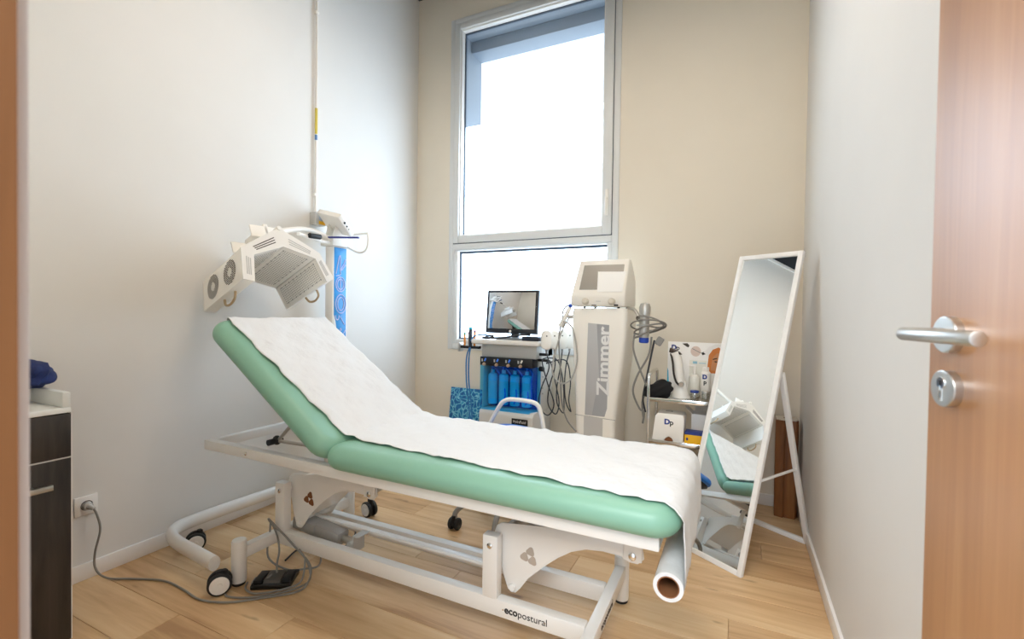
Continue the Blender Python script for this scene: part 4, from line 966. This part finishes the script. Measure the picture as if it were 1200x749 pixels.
text('lettering', 'p', .034, frame_M((2.393, -.3637, S1+.098), (1, 0, 0), (0, 0, 1)), black_ink, bt2, bold=.001, depth=.0003)
for k, (x, y, l) in enumerate(((2.345, -.478, 'small clear glass jar at the front of the trolley shelf, left of two'), (2.405, -.478, 'small clear glass jar at the front of the trolley shelf, right of two'))):
    jr = thing('glass_jar', (x, y, S1), l, 'jar', 'small jars on the trolley')
    obj('jar_body', MB().lathe([(0, 0), (.022, 0), (.024, .004), (.024, .045), (.021, .05), (.019, .05), (.021, .045), (.021, .005), (0, .005)], (x, y, S1+.0005), n=20), clear_jar, jr)
    obj('jar_lid', MB().cyl((x, y, S1+.05), (x, y, S1+.062), .024, n=20, bev=.002), (blue_ink if k == 0 else steel), jr)
# middle shelf
ds = thing('tissue_dispenser', (2.2, -.46, S2), 'white boxy dispenser with a blue emblem on the middle trolley shelf', 'dispenser')
pr_ = [(2.118, 0), (2.290, 0), (2.296, .155), (2.282, .168), (2.150, .168), (2.134, .150)]
b3 = MB().prism([(2.118, .0), (2.18, .0), (2.197, .024), (2.213, .034), (2.230, .026), (2.243, .0), (2.292, .0), (2.297, .150), (2.285, .165), (2.150, .165), (2.136, .148)], (0, -.525, S2+.0005), (1, 0, 0), (0, 0, 1), (0, 1, 0), .13, .003)
obj('dispenser_case', b3, powder_edge, ds)
obj('dispenser_slot', MB().prism([(2.185, .004), (2.197, .022), (2.213, .031), (2.230, .023), (2.239, .004)], (0, -.5235, S2+.0005), (1, 0, 0), (0, 0, 1), (0, 1, 0), .01), tan_dark, ds)
obj('dispenser_slot', MB().box((2.185, -.45, S2+.1655), (2.225, -.435, S2+.1672), 0), grey_plastic, ds)
text('lettering', 'D', .042, frame_M((2.203, -.5256, S2+.118), (1, 0, 0), (0, 0, 1)), blue_ink, ds, bold=.002, depth=.0003); text('lettering', 'p', .042, frame_M((2.228, -.5256, S2+.116), (1, 0, 0), (0, 0, 1)), black_ink, ds, bold=.001, depth=.0003)
yb_ = thing('yellow_carton', (2.36, -.49, S2), 'yellow carton with a blue top edge lying on the middle trolley shelf', 'carton')
obj('carton_body', MB().box((2.30, -.53, S2+.0035), (2.45, -.44, S2+.060), .002), yellow, yb_); obj('carton_lid', MB().box((2.30, -.5305, S2+.060), (2.45, -.44, S2+.072), .001), blue_ink, yb_)
obj('carton_mark', MB().prism([(2.314+.006*math.cos(R(q)), S2+.035+.009*math.sin(R(q))) for q in range(0, 360, 45)], (0, -.5306, 0), (1, 0, 0), (0, 0, 1), (0, 1, 0), .0004), blue_ink, yb_)
tag(obj('paper_sheaf', MB().box((2.275, -.54, S2+.0004), (2.48, -.43, S2+.003), .0005), white_paper), 'thin white paper lying under the yellow carton on the trolley', 'paper')
ob = thing('open_carton', (2.37, -.34, S2), 'open white cardboard carton behind the yellow carton on the trolley', 'carton')
oc = MB(); X0, X1, Y0, Y1, Z0, Z1 = 2.325, 2.46, -.40, -.28, S2+.0005, S2+.155
oc.box((X0, Y0, Z0), (X1, Y0+.002, Z1)); oc.box((X0, Y1-.002, Z0), (X1, Y1, Z1)); oc.box((X0, Y0, Z0), (X0+.002, Y1, Z1)); oc.box((X1-.002, Y0, Z0), (X1, Y1, Z1)); oc.box((X0, Y0, Z0), (X1, Y1, Z0+.002))
obj('carton_body', oc, white_paper, ob)
obj('carton_flap', MB().prism([(0, 0), (.12, 0), (.115, .055), (.005, .055)], (X0+.008, Y1, Z1), (1, 0, 0), (0, .35, .94), (0, -.94, .35), .0015), white_paper, ob)
obj('carton_flap', MB().prism([(0, 0), (.10, 0), (.095, .05), (.005, .05)], (X0, Y0+.01, Z1), (0, 1, 0), (-.75, 0, .66), (.66, 0, .75), .0015), white_paper, ob)
# bottom shelf
ts = thing('tool_case', (2.22, -.44, S3), 'dark blue case with black end on the lowest trolley shelf', 'case')
obj('case_body', MB().box((2.13, -.53, S3+.0005), (2.31, -.36, S3+.13), .008), mat('case_blue', '#1d2d58', .35), ts); obj('case_lid', MB().box((2.13, -.53, S3+.1305), (2.31, -.36, S3+.155), .008), mat('case_black', '#12141c', .35), ts)
obj('case_label', MB().box((2.16, -.5306, S3+.03), (2.25, -.53, S3+.09), 0), mat('case_label_blue', '#7f9fcf', .5), ts)
tag(obj('black_box', MB().box((2.34, -.50, S3+.0005), (2.46, -.36, S3+.11), .006), mat('case_black', '#12141c', .35)), 'plain black box beside the dark blue case on the lowest shelf', 'box')

# ------------------------------------------------------------------ standing mirror
EA = R(-33); e_ = vec(math.cos(EA), math.sin(EA), 0); bk = vec(-e_.y, e_.x, 0); LE = R(17)
up2 = bk*math.sin(LE)+vec(0, 0, math.cos(LE)); nf = -(e_.cross(up2)) 
if nf.dot(vec(0, -1, 0)) < 0: nf = -nf
MBR = vec(2.595, -.993, .0); MW, ML = .342, 1.60
MC = MBR - e_*(MW/2)
mr = thing('standing_mirror', (MC.x, MC.y, 0), 'tall narrow white-framed mirror leaning back on its own stand by the right wall', 'mirror')
MMx = Matrix((e_, up2, nf)).transposed().to_4x4(); MMx.translation = MC
fw_, fd = .024, .022
for nm, lo_, hi_ in (('frame_side', (-MW/2, 0, -fd), (-MW/2+fw_, ML, 0)), ('frame_side', (MW/2-fw_, 0, -fd), (MW/2, ML, 0)), ('frame_rail', (-MW/2+fw_, 0, -fd), (MW/2-fw_, fw_, 0)), ('frame_rail', (-MW/2+fw_, ML-fw_, -fd), (MW/2-fw_, ML, 0))):
    bx_ = MB().box(lo_, hi_, .002, MMx)
    for v in bx_.v: v.z = max(v.z, .0008)
    obj(nm, bx_, white_trim, mr)
obj('mirror_pane', MB().box((-MW/2+fw_-.004, fw_-.004, -.010), (MW/2-fw_+.004, ML-fw_+.004, -.008), 0, MMx), mirror_mat, mr, smooth=False)
obj('mirror_back', MB().box((-MW/2+fw_-.004, fw_-.004, -.016), (MW/2-fw_+.004, ML-fw_+.004, -.0115), 0, MMx), card, mr)
jz = .93
for sgn in (-1, 1):
    top_p = MC+e_*(sgn*(MW/2-.012))+up2*(jz/math.cos(LE))-nf*(fd+.012)
    bot_p = MC+e_*(sgn*(MW/2-.012))+bk*.60+vec(0, 0, .012)
    obj('stand_leg', MB().beam(top_p, bot_p, .024, .022, .002), white_trim, mr)
fa_ = MC+e_*(-MW/2+.02)+bk*.60+vec(0, 0, .013); fb_ = MC+e_*(MW/2-.02)+bk*.60+vec(0, 0, .013)
obj('stand_bar', MB().beam(fa_, fb_, .022, .024, .002), white_trim, mr)
for sgn in (-1, 1):
    c_ = MC+e_*(sgn*(MW/2-.012))
    t0 = c_+up2*(.40/math.cos(LE))-nf*(fd); t1 = c_+bk*.47+vec(0, 0, .40)
    obj('stand_brace', MB().beam(c_+up2*(.42/math.cos(LE))-nf*.02, c_+bk*(.60-.28*.42/.93*.9)+vec(0, 0, .42), .010, .010, .001), white_trim, mr)

# ------------------------------------------------------------------ wooden log in the corner
lg_ = thing('wooden_log', (2.845, -.105, 0), 'tall brown split log with a pale cut top in the corner behind the mirror', 'log')
random.seed(5)
out = [(-.060, -.055), (-.018, -.070), (-.010, -.058), (.045, -.066), (.062, -.03), (.058, .045), (.0, .062), (-.055, .05)]
obj('trunk', MB().prism(out, (2.838, -.105, .0005), (1, 0, 0), (0, 1, 0), (0, 0, 1), .578, .004), postwood, lg_)
obj('cut_top', MB().prism([(x*.97, y*.97) for x, y in out], (2.838, -.105, .579), (1, 0, 0), (0, 1, 0), (0, 0, 1), .006, .001), mat('pale_cut', '#d9d0c2', .6), lg_)
obj('top_hole', MB().cyl((2.832, -.11, .585), (2.832, -.11, .5862), .012, n=14), tan_dark, lg_)

#__MORE__
